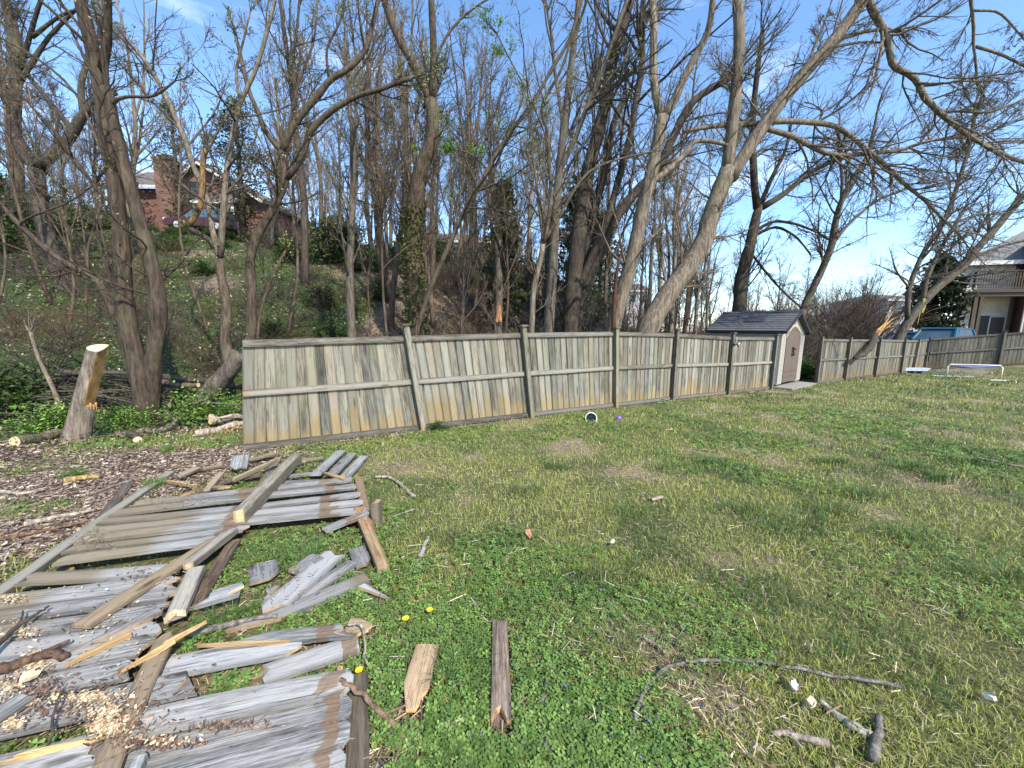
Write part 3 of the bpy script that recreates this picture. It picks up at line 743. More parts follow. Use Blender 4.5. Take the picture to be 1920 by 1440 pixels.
# far panel: its boards run from the muddy bottom edge at left to the dog-eared tops at right
fa = thing('fallen_fence_panel', 'flattened grey fence panel lying below the cut fence end, tops pointing right', 'fence panel', g0(420, 1000, .0))
far = [((318, 937), (455, 921), .060, 'jag', 'jag'),
       ((232, 946), (660, 897), .075, 'jag', 'dog'),
       ((212, 961), (668, 911), .085, 'cut', 'dog'),
       ((190, 976), (676, 925), .080, 'cut', 'dog'),
       ((168, 993), (681, 939), .090, 'cut', 'dog'),
       ((150, 1009), (686, 954), .085, 'cut', 'dog'),
       ((128, 1027), (470, 987), .080, 'cut', 'jag'),
       ((110, 1048), (440, 1006), .095, 'cut', 'jag')]
for i, (a, c, z, e0, e1) in enumerate(far):
    k = .78 + .28 * ((i * 37) % 10) / 10
    dz = random.uniform(-.012, .012)
    lay('board', a, c, z + dz, z + .02 - dz, .134, .018, e0, e1, fa, gt(k, .01), stain=.62, strips=[(.98, .09)] + ([(1.70, .08)] if e1 == 'dog' else []), bow=.012 * ((i % 3) - 1), roll=random.uniform(-.10, .10))
lay('board', (588, 1000), (692, 958), .04, .115, .13, .018, 'jag', 'dog', fa, gt(1.05), strips=[(.30, .08)], roll=-.12)
lay('rail', (672, 893), (694, 1000), .05, .07, .085, .036, 'cut', 'cut', fa, (1.1, .85, .65), mats=[RAILWOOD, RAW])
lay('rail', (452, 968), (520, 860), .03, .03, .085, .036, 'cut', 'cut', fa, (.8, .75, .7), mats=[RAILWOOD, RAW])
lay('rail', (242, 905), (118, 1062), .03, .04, .085, .036, 'cut', 'cut', fa, (.8, .75, .7), mats=[RAILWOOD, RAW])

# near panel in the lower left corner
na = thing('fallen_fence_panel', 'larger broken fence panel in the lower left corner, sprinkled with sawdust', 'fence panel', g0(250, 1300))
near = [((40, 1083), (335, 1063), .100, 'jag', 'jag', .14, .9),
        ((-70, 1135), (345, 1086), .085, 'cut', 'jag', .14, .95),
        ((-110, 1170), (350, 1108), .080, 'cut', 'jag', .14, .9),
        ((-90, 1196), (330, 1137), .088, 'cut', 'jag', .14, 1.0),
        ((-160, 1247), (318, 1172), .080, 'cut', 'jag', .135, .86),
        ((-170, 1290), (298, 1203), .084, 'cut', 'jag', .135, .95),
        ((-200, 1338), (262, 1246), .080, 'cut', 'jag', .135, 1.0),
        ((-200, 1396), (384, 1272), .088, 'cut', 'jag', .14, 1.12),
        ((188, 1372), (662, 1274), .092, 'jag', 'dog', .145, 1.1),
        ((-120, 1470), (235, 1385), .080, 'cut', 'jag', .14, 1.05),
        ((90, 1462), (663, 1322), .070, 'jag', 'dogr', .145, 1.05),
        ((60, 1538), (660, 1368), .074, 'cut', 'dogr', .145, 1.12),
        ((40, 1620), (652, 1425), .072, 'cut', 'dogr', .145, 1.0),
        ((40, 1730), (645, 1500), .070, 'cut', 'dogr', .145, 1.05)]
for i, (a, c, z, e0, e1, W_, k) in enumerate(near):
    L = np.linalg.norm(G(*c) - G(*a))
    sp = [(L - .135, .085)] if e1.startswith('dog') else []
    dz = random.uniform(-.010, .010)
    lay('board', a, c, z + dz, z + .012 - dz, W_ * .97, .019, e0, e1, na, gt(k * random.uniform(.88, 1.08), .01), stain=.5 if i < 4 else .0, strips=sp, bow=.008 * ((i % 3) - 1), roll=random.uniform(-.10, .10))
lay('board', (355, 1128), (466, 1098), .085, .13, .135, .019, 'jag', 'jag', na, gt(1.1), strips=[(.02, .08)])
lay('board', (306, 1252), (575, 1200), .07, .08, .14, .019, 'cut', 'jag', na, gt(1.12, -.02))
lay('board', (470, 1272), (672, 1205), .06, .055, .13, .019, 'jag', 'cut', na, gt(1.02), strips=[(.43, .07)])
lay('rail', (436, 990), (340, 1062), .135, .135, .088, .038, 'cut', 'jag', na, (1.45, 1.42, 1.4), mats=[RAILWOOD, RAW])
lay('rail', (368, 1062), (318, 1172), .125, .125, .088, .038, 'cut', 'jag', na, (1.75, 1.75, 1.8), mats=[RAILWOOD, RAW])
lay('rail', (318, 1178), (205, 1420), .110, .105, .088, .02, 'jag', 'cut', na, (1.15, .98, .8), mats=[RAILWOOD, RAW])
lay('rail', (205, 1424), (165, 1540), .105, .105, .088, .02, 'cut', 'cut', na, (1.15, .98, .8), mats=[RAILWOOD, RAW])
lay('rail', (672, 1262), (668, 1500), .045, .045, .088, .038, 'cut', 'cut', na, (.7, .66, .62), mats=[RAILWOOD, RAW])
lay('rail', (440, 1012), (352, 1150), .06, .06, .088, .038, 'cut', 'jag', na, (.95, .8, .7), mats=[RAILWOOD, RAW])

def loose(label, p0, p1, z0, z1, W, T=.019, e0='cut', e1='cut', color=GREY, cat_='board', name='loose_board', **kw):
    o = lay(name, p0, p1, z0, z1, W, T, e0, e1, None, color, **kw); tag(o, label, cat_, 'boards broken off the fallen fence'); return o
RW = [RAILWOOD, RAW]
loose('thick grey post lying diagonally on top of the far fallen panel', (437, 969), (556, 849), .20, .20, .11, .10, 'jag', 'cut', (1.55, 1.55, 1.5), 'post', 'fallen_post', mats=RW, rect=False)
loose('long thin grey rail along the left side of the fallen panel', (-60, 1146), (318, 884), .05, .05, .095, .042, 'cut', 'cut', (1.2, 1.25, 1.22), 'rail', 'loose_rail', mats=RW)
loose('brown diagonal plank lying across the boards left of the broken rail', (150, 1171), (420, 1000), .125, .115, .105, .02, 'cut', 'jag', (1.35, 1.12, .88), mats=RW, rect=False)
loose('leftmost of the three parallel boards behind the fallen panel', (590, 889), (640, 844), .10, .06, .125, color=gt(.8, -.03))
loose('middle of the three parallel boards behind the fallen panel', (619, 890), (661, 849), .09, .06, .125, color=gt(.84, -.03))
loose('rightmost of the three parallel boards behind the fallen panel', (648, 892), (682, 854), .08, .05, .12, color=gt(.95, -.02))
loose('short bluish grey board end tilted up by the cut fence end', (446, 880), (452, 852), .09, .20, .17, .02, 'jag', 'cut', gt(.85, -.05), rect=False)
loose('narrow pale batten crossing in front of the short bluish board end', (437, 897), (530, 853), .12, .18, .045, .04, 'cut', 'jag', (1.5, 1.35, 1.1), 'batten', 'loose_batten', mats=RW, rect=False)
loose('short brown board at the far left of the broken heap', (328, 895), (371, 876), .07, .08, .11, .02, 'jag', 'cut', (1.3, 1.2, 1.0), mats=RW)
loose('narrow brown board propped across the yellow splinter', (387, 918), (421, 878), .10, .15, .06, .02, 'cut', 'jag', (1.35, 1.2, 1.0), mats=RW, rect=False)
loose('dark brown strip left of the propped narrow board', (324, 932), (374, 917), .10, .11, .05, .02, 'tip', 'cut', (.8, .66, .55), mats=RW)
loose('dark pointed board right of the propped narrow board', (386, 913), (441, 910), .09, .12, .07, .02, 'jag', 'tip', (1.0, .85, .7), mats=RW)
loose('bright yellow splinter at the left of the heap', (312, 899), (374, 911), .08, .10, .035, .025, 'point', 'point', (1, .9, .75), 'splinter', 'wood_splinter', mats=[RAW, RAW])
loose('brown slat under the diagonal post, near the cut fence', (545, 866), (606, 857), .06, .06, .10, .02, 'jag', 'cut', (1.2, 1.05, .9), mats=RW)
loose('brown slat leaning behind the pale batten', (466, 861), (516, 847), .07, .10, .09, .02, 'cut', 'cut', (1.1, .95, .75), mats=RW)
loose('long brown board under the pale batten', (395, 906), (500, 884), .075, .085, .12, .02, 'jag', 'jag', (1.2, 1.1, .95), mats=RW)
loose('dusty brown board along the back edge of the heap', (340, 886), (430, 868), .05, .05, .11, .02, 'jag', 'jag', (1.15, 1.0, .8), mats=RW)
loose('grey board lying crosswise below the three parallel boards', (508, 905), (650, 900), .06, .09, .12, color=gt(.78, .0), e0='jag')
loose('pale board under the thick post, pointing right', (535, 892), (600, 884), .07, .07, .09, color=gt(.9, .03), e1='tip')
loose('orange brown splinter lying on the three parallel boards', (600, 884), (652, 897), .13, .12, .05, .02, 'point', 'jag', (.9, .8, .65), 'splinter', 'wood_splinter', mats=[RAW, RAW])
loose('tan rail end sticking out at the right corner of the far panel', (672, 950), (719, 1062), .11, .06, .085, .05, 'cut', 'cut', (1.75, 1.35, .95), 'rail', 'loose_rail', mats=RW, strips=[(.05, .08), (.3, .04)])
o = loose('dark stub of post standing upright right of the far panel', (707, 985), (707, 984), 0, 0, .05, .05, color=(.8, .75, .65), name='post_stub', cat_='post', mats=RW)
o.data = plank_mesh('post_stub', .30, .075, .07, 5, 'cut', 'jag', mats=RW, m=3); o.matrix_world = basis(g0(708, 985, -.05), g0(708, 985, .22) + np.array([-.01, 0, 0]), upv=(0, -1, 0))
loose('grooved grey double board slanting up from the long half-buried board', (497, 1150), (638, 1026), .045, .07, .17, .022, 'jag', 'jag', gt(.95, -.01), strips=[(.66, .08)])
loose('grey board with a brown end lying beside the grooved double board', (520, 1150), (662, 1052), .03, .05, .10, .02, 'jag', 'cut', gt(.8))
loose('long dark grey half-buried board reaching right to the lawn', (425, 1193), (688, 1080), .035, .05, .115, .03, 'point', 'cut', gt(.68, .01), stain1=.16)
loose('small dark board end beside the tan rail end', (668, 1026), (687, 1068), .06, .04, .12, .02, 'cut', 'jag', gt(.62, .0))
loose('small pale wedge on the lawn right of the half-buried board', (672, 1094), (726, 1127), .045, .03, .06, .02, 'cut', 'point', gt(1.0))
loose('blunt dark grey board end with orange break in the grass gap', (493, 1054), (497, 1092), .05, .06, .17, .02, 'cut', 'jag', gt(.62, -.02))
loose('slanted grey board end right of the blunt dark one', (596, 1040), (538, 1082), .07, .05, .13, .02, 'cut', 'jag', gt(.72, -.01))
loose('weathered scrap between the grass gap and the grooved board', (478, 1122), (530, 1102), .035, .04, .12, .02, 'jag', 'jag', gt(.75))
loose('cracked grey board with an orange split edge above the dog-eared tops', (372, 1212), (668, 1178), .075, .085, .10, .02, 'point', 'jag', gt(.82), strips=[(.60, .08)])
loose('long orange splinter along the cracked grey board', (365, 1213), (545, 1196), .095, .10, .03, .02, 'point', 'point', (.95, .85, .7), 'splinter', 'wood_splinter', mats=[RAW, RAW])
loose('stubby brown board end beside the cracked board tip', (650, 1172), (705, 1176), .06, .05, .11, .02, 'cut', 'jag', (1.5, 1.3, 1.0), mats=RW)
loose('small upright brown wedge above the dog-eared tops', (636, 1258), (643, 1222), .09, .16, .055, .02, 'cut', 'tip', (1.6, 1.2, .9), mats=RW)
loose('rust grey plank lying alone on the lawn', (940, 1370), (938, 1162), .05, .05, .088, .036, 'jag', 'cut', (1.6, 1.42, 1.32), 'plank', 'lone_plank', mats=RW, m=5)
loose('brown rotten board tapering toward the camera, left of the lone plank', (764, 1356), (802, 1208), .03, .05, .12, .02, 'tip', 'cut', (2.0, 1.6, 1.15), mats=RW, bow=.02)
loose('pale grey scrap at the bottom edge beside the near panel', (690, 1450), (726, 1402), .03, .04, .10, .02, 'cut', 'jag', gt(1.0, .0))
loose('pale yellow splinter sticking out over the grass gap', (287, 1219), (388, 1168), .13, .16, .05, .02, 'jag', 'point', (1.45, 1.35, 1.15), 'splinter', 'wood_splinter', mats=[RAW, RAW])
loose('dark board with a bright orange torn edge on the near panel', (120, 1233), (300, 1140), .115, .12, .075, .02, 'point', 'cut', gt(.75, .03))
loose('orange torn strip on the near panel', (118, 1243), (246, 1184), .125, .13, .028, .02, 'jag', 'cut', (.95, .8, .6), 'splinter', 'wood_splinter', mats=[RAW, RAW])
loose('short grey board at the left edge below the brown stick', (-25, 1352), (52, 1300), .13, .13, .09, .02, 'cut', 'cut', gt(.9, .02))
loose('yellow torn edge along the lowest left board', (20, 1418), (190, 1386), .09, .10, .03, .02, 'jag', 'point', (1.35, 1.2, .85), 'splinter', 'wood_splinter', mats=[RAW, RAW])
loose('small bluish batten end in the gap at the bottom edge', (248, 1450), (264, 1415), .10, .11, .04, .03, 'cut', 'cut', gt(.85, -.03), 'batten', 'loose_batten')
loose('tan torn board under the long orange strip near the mulch', (90, 1078), (150, 1064), .06, .07, .10, .02, 'jag', 'jag', (1.2, 1.05, .8), mats=RW)

# ------------------------------------------------------------------ sticks, branches and small things on the lawn
def stick(label, pts, w0, w1, color, z=.02, cat_='stick', name='fallen_stick', group='sticks scattered on the ground', side=None, jitter=.004):
    P3 = np.array([g0(*p) + np.array([0, 0, z if np.isscalar(z) else z[i]]) for i, p in enumerate(pts)])
    tt = np.linspace(0, 1, len(P3)); tn = np.linspace(0, 1, max(8, len(P3) * 4))
    Q = np.stack([np.interp(tn, tt, P3[:, k]) for k in range(3)], 1)
    for _ in range(2): Q[1:-1] = .25 * Q[:-2] + .5 * Q[1:-1] + .25 * Q[2:]
    Q[1:-1] += rng.normal(0, jitter, Q[1:-1].shape) * np.array([1, 1, .5])
    d0 = np.linalg.norm(Q[0] - np.array([0, 0, EYE])); d1 = np.linalg.norm(Q[-1] - np.array([0, 0, EYE]))
    R = np.linspace(w0 * d0, w1 * d1, len(Q)) / 2 / F
    R = R * rng.uniform(.94, 1.06, len(R))
    b0 = Q[0].copy(); V, f = tube1(Q - b0, R, 7)
    o = obj(name, np_mesh(name, V, f, BARK, True), loc=b0, color=color); tag(o, label, cat_, group)
    if side:
        for (k, ang, L) in side:
            i = int(k * (len(Q) - 1)); d = Q[min(i + 1, len(Q) - 1)] - Q[max(i - 1, 0)]; d /= np.linalg.norm(d)
            e_ = np.array([d[0] * math.cos(ang) - d[1] * math.sin(ang), d[0] * math.sin(ang) + d[1] * math.cos(ang), .1])
            S = np.array([Q[i] - b0 + e_ * L * s_ for s_ in np.linspace(0, 1, 4)]); S[1:] += rng.normal(0, .01 * L, S[1:].shape)
            V, f = tube1(S, np.linspace(R[i] * .7, R[i] * .3, 4), 5); obj('side_twig', np_mesh('side_twig', V, f, BARK, True), o, color=color)
    return o
PB = (.50, .42, .32); GB = (.26, .23, .20); RB = (.24, .135, .085); DB = (.12, .095, .075)
stick('long thin vine curving across the lawn at the bottom middle', [(1183, 1450), (1183, 1390), (1197, 1325), (1220, 1288), (1252, 1263), (1300, 1249), (1355, 1250), (1420, 1252), (1485, 1264), (1560, 1281), (1650, 1289), (1690, 1302)], 6, 4, GB, .035, 'vine', 'fallen_vine')
stick('crooked grey stick right of the lone plank', [(1036, 1256), (1022, 1308), (1008, 1345), (1014, 1390), (1042, 1450)], 9, 11, GB, .025, side=[(.75, 1.2, .12)])
stick('straight reddish stick between the lone plank and the crooked grey stick', [(1003, 1285), (985, 1350), (962, 1440)], 5, 8, RB, .02)
stick('white peeled stick lying at the lower right', [(1536, 1322), (1560, 1345), (1595, 1370), (1632, 1392)], 6, 12, (.62, .55, .44), .02)
stick('short grey stick standing out of the grass beside the white peeled stick', [(1646, 1356), (1643, 1400), (1636, 1440)], 7, 11, GB, .03)
stick('pale stick left of the white peeled stick', [(1448, 1380), (1490, 1386), (1552, 1404)], 6, 9, (.42, .35, .28), .02, side=[(.4, -1.2, .07)])
stick('bent white branch on the lawn right of the three parallel boards', [(704, 899), (731, 898), (757, 917), (776, 936)], 4, 7, PB, .03)
stick('thin curved white twig below the bent white branch', [(732, 977), (752, 968), (777, 960)], 2, 3, PB, .03)
stick('pale bark strip on the lawn right of the tan rail end', [(788, 1047), (796, 1028), (804, 1010)], 9, 5, (.52, .47, .4), .02)
stick('thin brown stick on the lawn in the middle', [(1138, 1130), (1158, 1150), (1178, 1175)], 5, 4, PB, .02)
stick('thin stick just left of the middle brown one', [(1126, 1158), (1138, 1168), (1150, 1178)], 4, 5, PB, .02)
stick('thin stick below and right of the middle brown one', [(1205, 1200), (1225, 1215), (1247, 1231)], 5, 5, PB, .02)
stick('reddish root reaching from the dog-eared boards to the bottom edge', [(640, 1314), (660, 1322), (700, 1345), (733, 1368), (767, 1407), (790, 1450)], 6, 10, (.30, .19, .12), [.11, .10, .06, .04, .03, .03], side=[(.55, .9, .10), (.75, -.9, .12)])
stick('forked pale twig standing beside the dandelion', [(653, 1200), (674, 1198), (685, 1212), (684, 1262), (706, 1265), (742, 1268)], 3, 3, PB, [.09, .10, .09, .05, .03, .03])
stick('thick brown stick lying over the boards at the left edge', [(-40, 1312), (30, 1290), (80, 1273), (135, 1267)], 13, 8, (.17, .105, .07), .125, jitter=.008, side=[(.5, .5, .14), (.7, -.4, .08)])
stick('dark forked twig on the near panel at the left edge', [(-10, 1268), (40, 1215), (70, 1195), (98, 1176)], 6, 2, DB, .13, side=[(.4, .6, .12)])
stick('thin twig standing on the boards at the bottom left', [(90, 1450), (118, 1375), (130, 1360)], 3, 2, DB, [.06, .16, .17])
stick('grey branch in the shadow between the two fallen panels', [(350, 1205), (420, 1190), (470, 1176), (520, 1170)], 10, 5, GB, .05)
stick('white stick on the mulch beside the long thin rail', [(46, 990), (110, 975), (178, 963)], 7, 3, PB, .03)
stick('pale twig crossing the mulch at the left edge', [(0, 925), (40, 932), (92, 920)], 4, 3, PB, .03, side=[(.5, .8, .2)])
stick('reddish twig on the mulch below the white stick', [(0, 1020), (80, 1003), (160, 985)], 4, 3, RB, .03)
stick('thin grey stick crossing the mulch near the yellow torn plank', [(170, 933), (210, 918), (250, 905)], 3, 4, GB, .03)
stick('pale straw coloured stick near the pale scrap', [(1083, 1322), (1110, 1345), (1150, 1385)], 4, 4, PB, .03)
stick('thin pale stick on the lawn by the fence foot', [(1305, 812), (1330, 822), (1352, 832)], 2, 2, PB, .03)
stick('long pale stick near the right edge of the lawn', [(1832, 862), (1880, 872), (1925, 882)], 3, 3, PB, .03)
stick('white stick lying level at the right of the lawn', [(1222, 942), (1232, 940), (1243, 938)], 6, 6, PB, .03)
o = stick('torn yellow plank piece on the mulch', [(120, 908), (150, 902), (188, 900)], 8, 5, (.50, .33, .14), .04, 'splinter', 'wood_splinter')

# short bits of straw, twig and chip that nobody could count
def bits(name, label, n, pick, L, W, cols, cat_, z=.012):
    x, y = pick(n); n = len(x); a = rng.uniform(0, 2 * math.pi, n); l = rng.uniform(.5, 1.4, n) * L; w_ = rng.uniform(.6, 1.4, n) * W
    r = np.hypot(x, y); w_ = w_ * np.maximum(1, r / 6)
    d = np.stack([np.cos(a), np.sin(a), rng.normal(0, .18, n)], 1); q = np.stack([-np.sin(a), np.cos(a), rng.normal(0, .5, n)], 1)
    c = np.stack([x, y, H(x, y) + z], 1)
    V = np.stack([c - d * l[:, None] - q * w_[:, None], c + d * l[:, None] - q * w_[:, None] * .6, c + d * l[:, None] * .9 + q * w_[:, None], c - d * l[:, None] * .8 + q * w_[:, None]], 1)
    V[:, :, 2] = np.maximum(V[:, :, 2], H(x, y)[:, None] + .003)
    cc = np.array(cols)[rng.integers(0, len(cols), n)] * rng.uniform(.6, 1.3, (n, 1))
    f = np.arange(n * 4).reshape(n, 4)
    o = obj(name, np_mesh(name, V.reshape(-1, 3), f, LITTER, False, np.repeat(cc, 4, 0))); o['kind'] = 'stuff'
    tag(o, label, cat_); return o
def logpick(r0_, r1_, ang0, ang1, cond):
    def f(n):
        r = r0_ * (r1_ / r0_) ** rng.random(n * 3); a = rng.uniform(ang0, ang1, n * 3); x = r * np.sin(a); y = r * np.cos(a)
        k = rng.random(n * 3) < cond(x, y); return x[k][:n], y[k][:n]
    return f
bits('wood_chips', 'reddish brown wood chips covering the soil left of the fallen fence', 34000, logpick(1.6, 9, -1.05, -.2, lambda x, y: mulch(x, y)), .020, .0065,
     [(.22, .145, .11), (.17, .12, .095), (.36, .28, .21), (.10, .07, .055), (.28, .205, .16), (.48, .40, .31)], 'wood chips', .015)
def lawnc(x, y):
    s, t = st(x, y); return np.where((t < -.05) & (y > 0), .35 + .65 * (fnoise(x * 1.1, y * 1.1, 77) > .55), 0)
bits('dry_straw', 'dry straw and small twigs strewn through the lawn', 11000, logpick(1.3, 14, -1.0, 1.0, lawnc), .026, .0017,
     [(.46, .37, .23), (.36, .28, .18), (.58, .48, .34), (.25, .17, .11)], 'straw', .022)
def nearlawn(x, y):
    return lawnc(x, y) * (x > -1.3)
bits('lawn_twigs', 'thin broken twigs and slivers lying in the front lawn', 330, logpick(1.3, 8, -.5, .9, nearlawn), .06, .0026, [(.40, .32, .22), (.26, .19, .13), (.55, .47, .36), (.20, .13, .09)], 'twigs', .04)
def onpanel(n):
    X_ = []; 
    for (px, py, sx, sy, k) in ((40, 1190, 40, 16, 160), (62, 1245, 22, 22, 330), (20, 1290, 22, 12, 140), (165, 1312, 60, 10, 330), (205, 1345, 30, 20, 330), (20, 1360, 22, 12, 200), (200, 1372, 30, 12, 260), (40, 1320, 30, 8, 160), (330, 1395, 60, 10, 90), (160, 1200, 150, 90, 160), (20, 1125, 20, 6, 160)):
        for _ in range(k): 
            q = G(rng.normal(px, sx * .6), rng.normal(py, sy * .6), .10); X_.append(q[:2])
    X_ = np.array(X_); return X_[:, 0], X_[:, 1]
o = bits('sawdust', 'pale yellow sawdust and chips spilled on the near fallen panel', 0, onpanel, .0062, .0028, [(.62, .50, .30), (.70, .58, .38), (.45, .31, .17), (.3, .2, .13)], 'sawdust', .115)

def ongap(n):
    X_ = []
    for (px, py, sx, sy, k) in ((300, 1398, 60, 7, 200), (420, 1362, 70, 8, 150), (120, 1335, 120, 14, 200), (60, 1290, 50, 22, 260), (200, 1300, 140, 40, 260), (250, 1150, 120, 40, 120), (400, 900, 70, 14, 260), (350, 940, 60, 10, 140), (170, 1010, 40, 20, 90), (300, 1080, 60, 12, 120), (230, 1370, 60, 26, 260), (560, 880, 50, 12, 140), (540, 1090, 60, 40, 70)):
        for _ in range(k): X_.append(G(rng.normal(px, sx * .7), rng.normal(py, sy * .7), .10)[:2])
    X_ = np.array(X_); return X_[:, 0], X_[:, 1]
bits('leaf_debris', 'brown leaf crumbs and bark bits caught between the fallen boards', 0, ongap, .012, .0024, [(.15, .085, .06), (.22, .14, .09), (.09, .06, .045), (.34, .25, .17)], 'debris', .108)
# bark flakes on the lawn
def flake(label, px, py, s, col):
    n = 9; a = np.linspace(0, 2 * math.pi, n, False); r = rng.uniform(.6, 1.1, n) * s
    V = [(r[i] * math.cos(a[i]), r[i] * .6 * math.sin(a[i]), .012 + rng.normal(0, .006)) for i in range(n)] + [(r[i] * .9 * math.cos(a[i]), r[i] * .55 * math.sin(a[i]), -.004) for i in range(n)]
    f = [tuple(range(n)), tuple(range(2 * n - 1, n - 1, -1))] + [(i, n + i, n + (i + 1) % n, (i + 1) % n) for i in range(n)]
    o = obj('bark_flake', np_mesh('bark_flake', np.array(V), f, plain('pale_bark', col, .8, .25, 30)), loc=g0(px, py, .045)); o.rotation_euler = (rng.normal(0, .3), rng.normal(0, .3), rng.uniform(0, 6)); tag(o, label, 'bark piece', 'bark pieces on the lawn')
flake('white bark piece just below the end of the long vine', 1488, 1303, .030, (.66, .62, .56))
flake('small tan bark piece beside the white peeled stick', 1520, 1337, .03, (.6, .48, .33))
flake('pale curled bark piece near the right edge of the lawn', 1852, 1322, .038, (.66, .58, .46))
flake('tan wood chunk lying on the sawdust of the near panel', 62, 1318, .04, (.6, .48, .32))
bpy.data.objects['bark_flake.003'].location.z += .09
flake('small white chip on the lawn in the middle', 1148, 1024, .03, (.62, .57, .47))
flake('orange chip on the lawn near the upper middle', 992, 1012, .05, (.30, .15, .08))
flake('reddish leaf piece at the fence foot near the shed', 1407, 738, .13, (.42, .20, .13))

# dandelions
YEL = plain('dandelion_yellow', (.85, .60, .02), .6, .1, 40); GRN = plain('stem_green', (.10, .18, .04), .6)
def dandelion(label, px, py, s=1.0):
    r = thing('dandelion', label, 'flower', g0(px, py), rng.uniform(0, 6), 'dandelions in the lawn'); zt = .07 * s
    obj('flower_stem', MB().tube([(0, 0, 0), (.004, 0, zt * .6), (.0, .003, zt)], .002, 5).mesh('flower_stem', GRN), r)
    V = []; f = []
    for ring, (rad, tilt, n) in enumerate(((.020, .25, 16), (.014, .6, 13), (.008, 1.0, 9))):
        for k in range(n):
            a = 2 * math.pi * k / n + ring * .2; c, s_ = math.cos(a), math.sin(a); R_ = rad * s * math.cos(tilt * .5); z_ = zt + rad * s * math.sin(tilt)
            b0 = len(V); wv = .0035 * s
            V += [(0, 0, zt), (c * R_ * .7 - s_ * wv, s_ * R_ * .7 + c * wv, zt + (z_ - zt) * .7), (c * R_, s_ * R_, z_), (c * R_ * .7 + s_ * wv, s_ * R_ * .7 - c * wv, zt + (z_ - zt) * .7)]; f.append((b0, b0 + 1, b0 + 2, b0 + 3))
    obj('flower_head', np_mesh('flower_head', np.array(V), f, YEL), r)
dandelion('rightmost yellow dandelion beyond the cracked board', 806, 1166, 1.05)
dandelion('yellow dandelion just left of the rightmost one', 761, 1184, 1.1)
dandelion('yellow dandelion beside the corner of the dog-eared boards', 674, 1282, 1.0)

# plastic cup and ball by the fence
cp = g0(1108, 791, .075)
cup = thing('plastic_bucket', 'small grey bucket with a white rim lying on its side by the fence', 'bucket', cp)
ax3 = np.array([-.16, -1, .12]); ax3 /= np.linalg.norm(ax3)
def ringmesh(name, rz_pairs, m_, n=24):
    q = Vector((0, 0, 1)).rotation_difference(Vector(ax3)); V = []; f = []
    for r_, z_ in rz_pairs:
        for k in range(n):
            a = 2 * math.pi * k / n; V.append(q @ Vector((r_ * math.cos(a), r_ * math.sin(a), z_)))
    for i in range(len(rz_pairs) - 1):
        for k in range(n): f.append((i * n + k, i * n + (k + 1) % n, (i + 1) * n + (k + 1) % n, (i + 1) * n + k))
    return np_mesh(name, np.array(V), f, m_, True)
obj('bucket_body', ringmesh('bucket_body', [(0, -.20), (.085, -.20), (.105, .0), (.10, .0), (.08, -.19), (0, -.19)], plain('grey_plastic', (.20, .215, .23), .4)), cup)
obj('bucket_rim', ringmesh('bucket_rim', [(.099, .0), (.112, -.004), (.114, .008), (.108, .014), (.099, .011), (.098, .0)], plain('white_plastic', (.75, .76, .76), .4)), cup)
bl = g0(1160, 789, .045)
me = bpy.data.meshes.new('toy_ball')
import bmesh
bm = bmesh.new(); bmesh.ops.create_uvsphere(bm, u_segments=16, v_segments=10, radius=.05); bm.to_mesh(me); bm.free()
me.polygons.foreach_set('use_smooth', [True] * len(me.polygons)); me.materials.append(plain('purple_plastic', (.20, .10, .62), .35, .1))
seam = MB().tube([(.051 * math.cos(a), .051 * math.sin(a), 0) for a in np.linspace(0, 2 * math.pi, 18)], .003, 5, 0, False).mesh('seam', plain('dark_purple', (.08, .04, .3)))
o = obj('toy_ball', me, loc=bl); tag(o, 'small purple ball in the grass right of the lying bucket', 'ball'); obj('seam', seam, o)

# small sprayer head hooked on the fence post
sp = posts[4][0] + np.array([0, 0, 1.5]) + np.array([.12, -.12, 0])
h = thing('hose_nozzle', 'small black and white nozzle hanging on the post left of the shed', 'nozzle', sp)
obj('nozzle_body', MB().tube([(-.09, 0, -.03), (-.02, 0, 0), (.06, 0, .0), (.13, 0, .05)], [.045, .04, .03, .02], 8).tube([(.0, 0, 0), (.05, 0, -.1)], .018, 6).mesh('nozzle_body', BLACK), h)
obj('nozzle_tip', MB().tube([(.02, -.03, -.03), (.06, -.03, .02)], .022, 8).mesh('nozzle_tip', WHITE), h)
obj('hanging_strap', MB().tube([(-.02, .0, .02), (-.03, .0, .2)], .012, 5).mesh('hanging_strap', CREAM), h)

# soccer goal, sled and line near the far corner
gl = g0(1783, 703); gr_ = g0(1873, 712)
u_ = gr_ - gl; gw = np.linalg.norm(u_[:2]); rzg = math.atan2(u_[1], u_[0])
# turn the goal to face the lawn: keep its width across the view
mid = (gl + gr_) / 2; mid[:2] *= 1.0
gd = 17.2; a_ = P(1783, 690, gd); b_ = P(1873, 692, gd); gw = b_[0] - a_[0]
gz = float(H((a_[0] + b_[0]) / 2, gd))
goal = thing('soccer_goal', 'small white soccer goal with a net in front of the far fence', 'goal', ((a_[0] + b_[0]) / 2, gd, gz), -.12)
gh = .62; hw = gw / 2
PIPE = plain('white_pipe', (.68, .64, .56), .5, .1)
obj('goal_frame', MB().tube([(-hw, 0, 0), (-hw, 0, gh - .1), (-hw + .1, 0, gh), (hw - .1, 0, gh), (hw, 0, gh - .1), (hw, 0, 0)], .028, 8).mesh('goal_frame', PIPE, True), goal)
obj('ground_bar', MB().tube([(-hw, 0, .02), (-hw, .75, .02), (hw, .75, .02), (hw, 0, .02)], .022, 7).mesh('ground_bar', PIPE, True), goal)
mb = MB()
for k in range(25):
    x = -hw + 2 * hw * k / 24; mb.tube([(x, .0, gh - .02), (x, .35, gh * .45 - .04 * math.sin(k)), (x, .75, .03)], .0045, 3, 0, False)
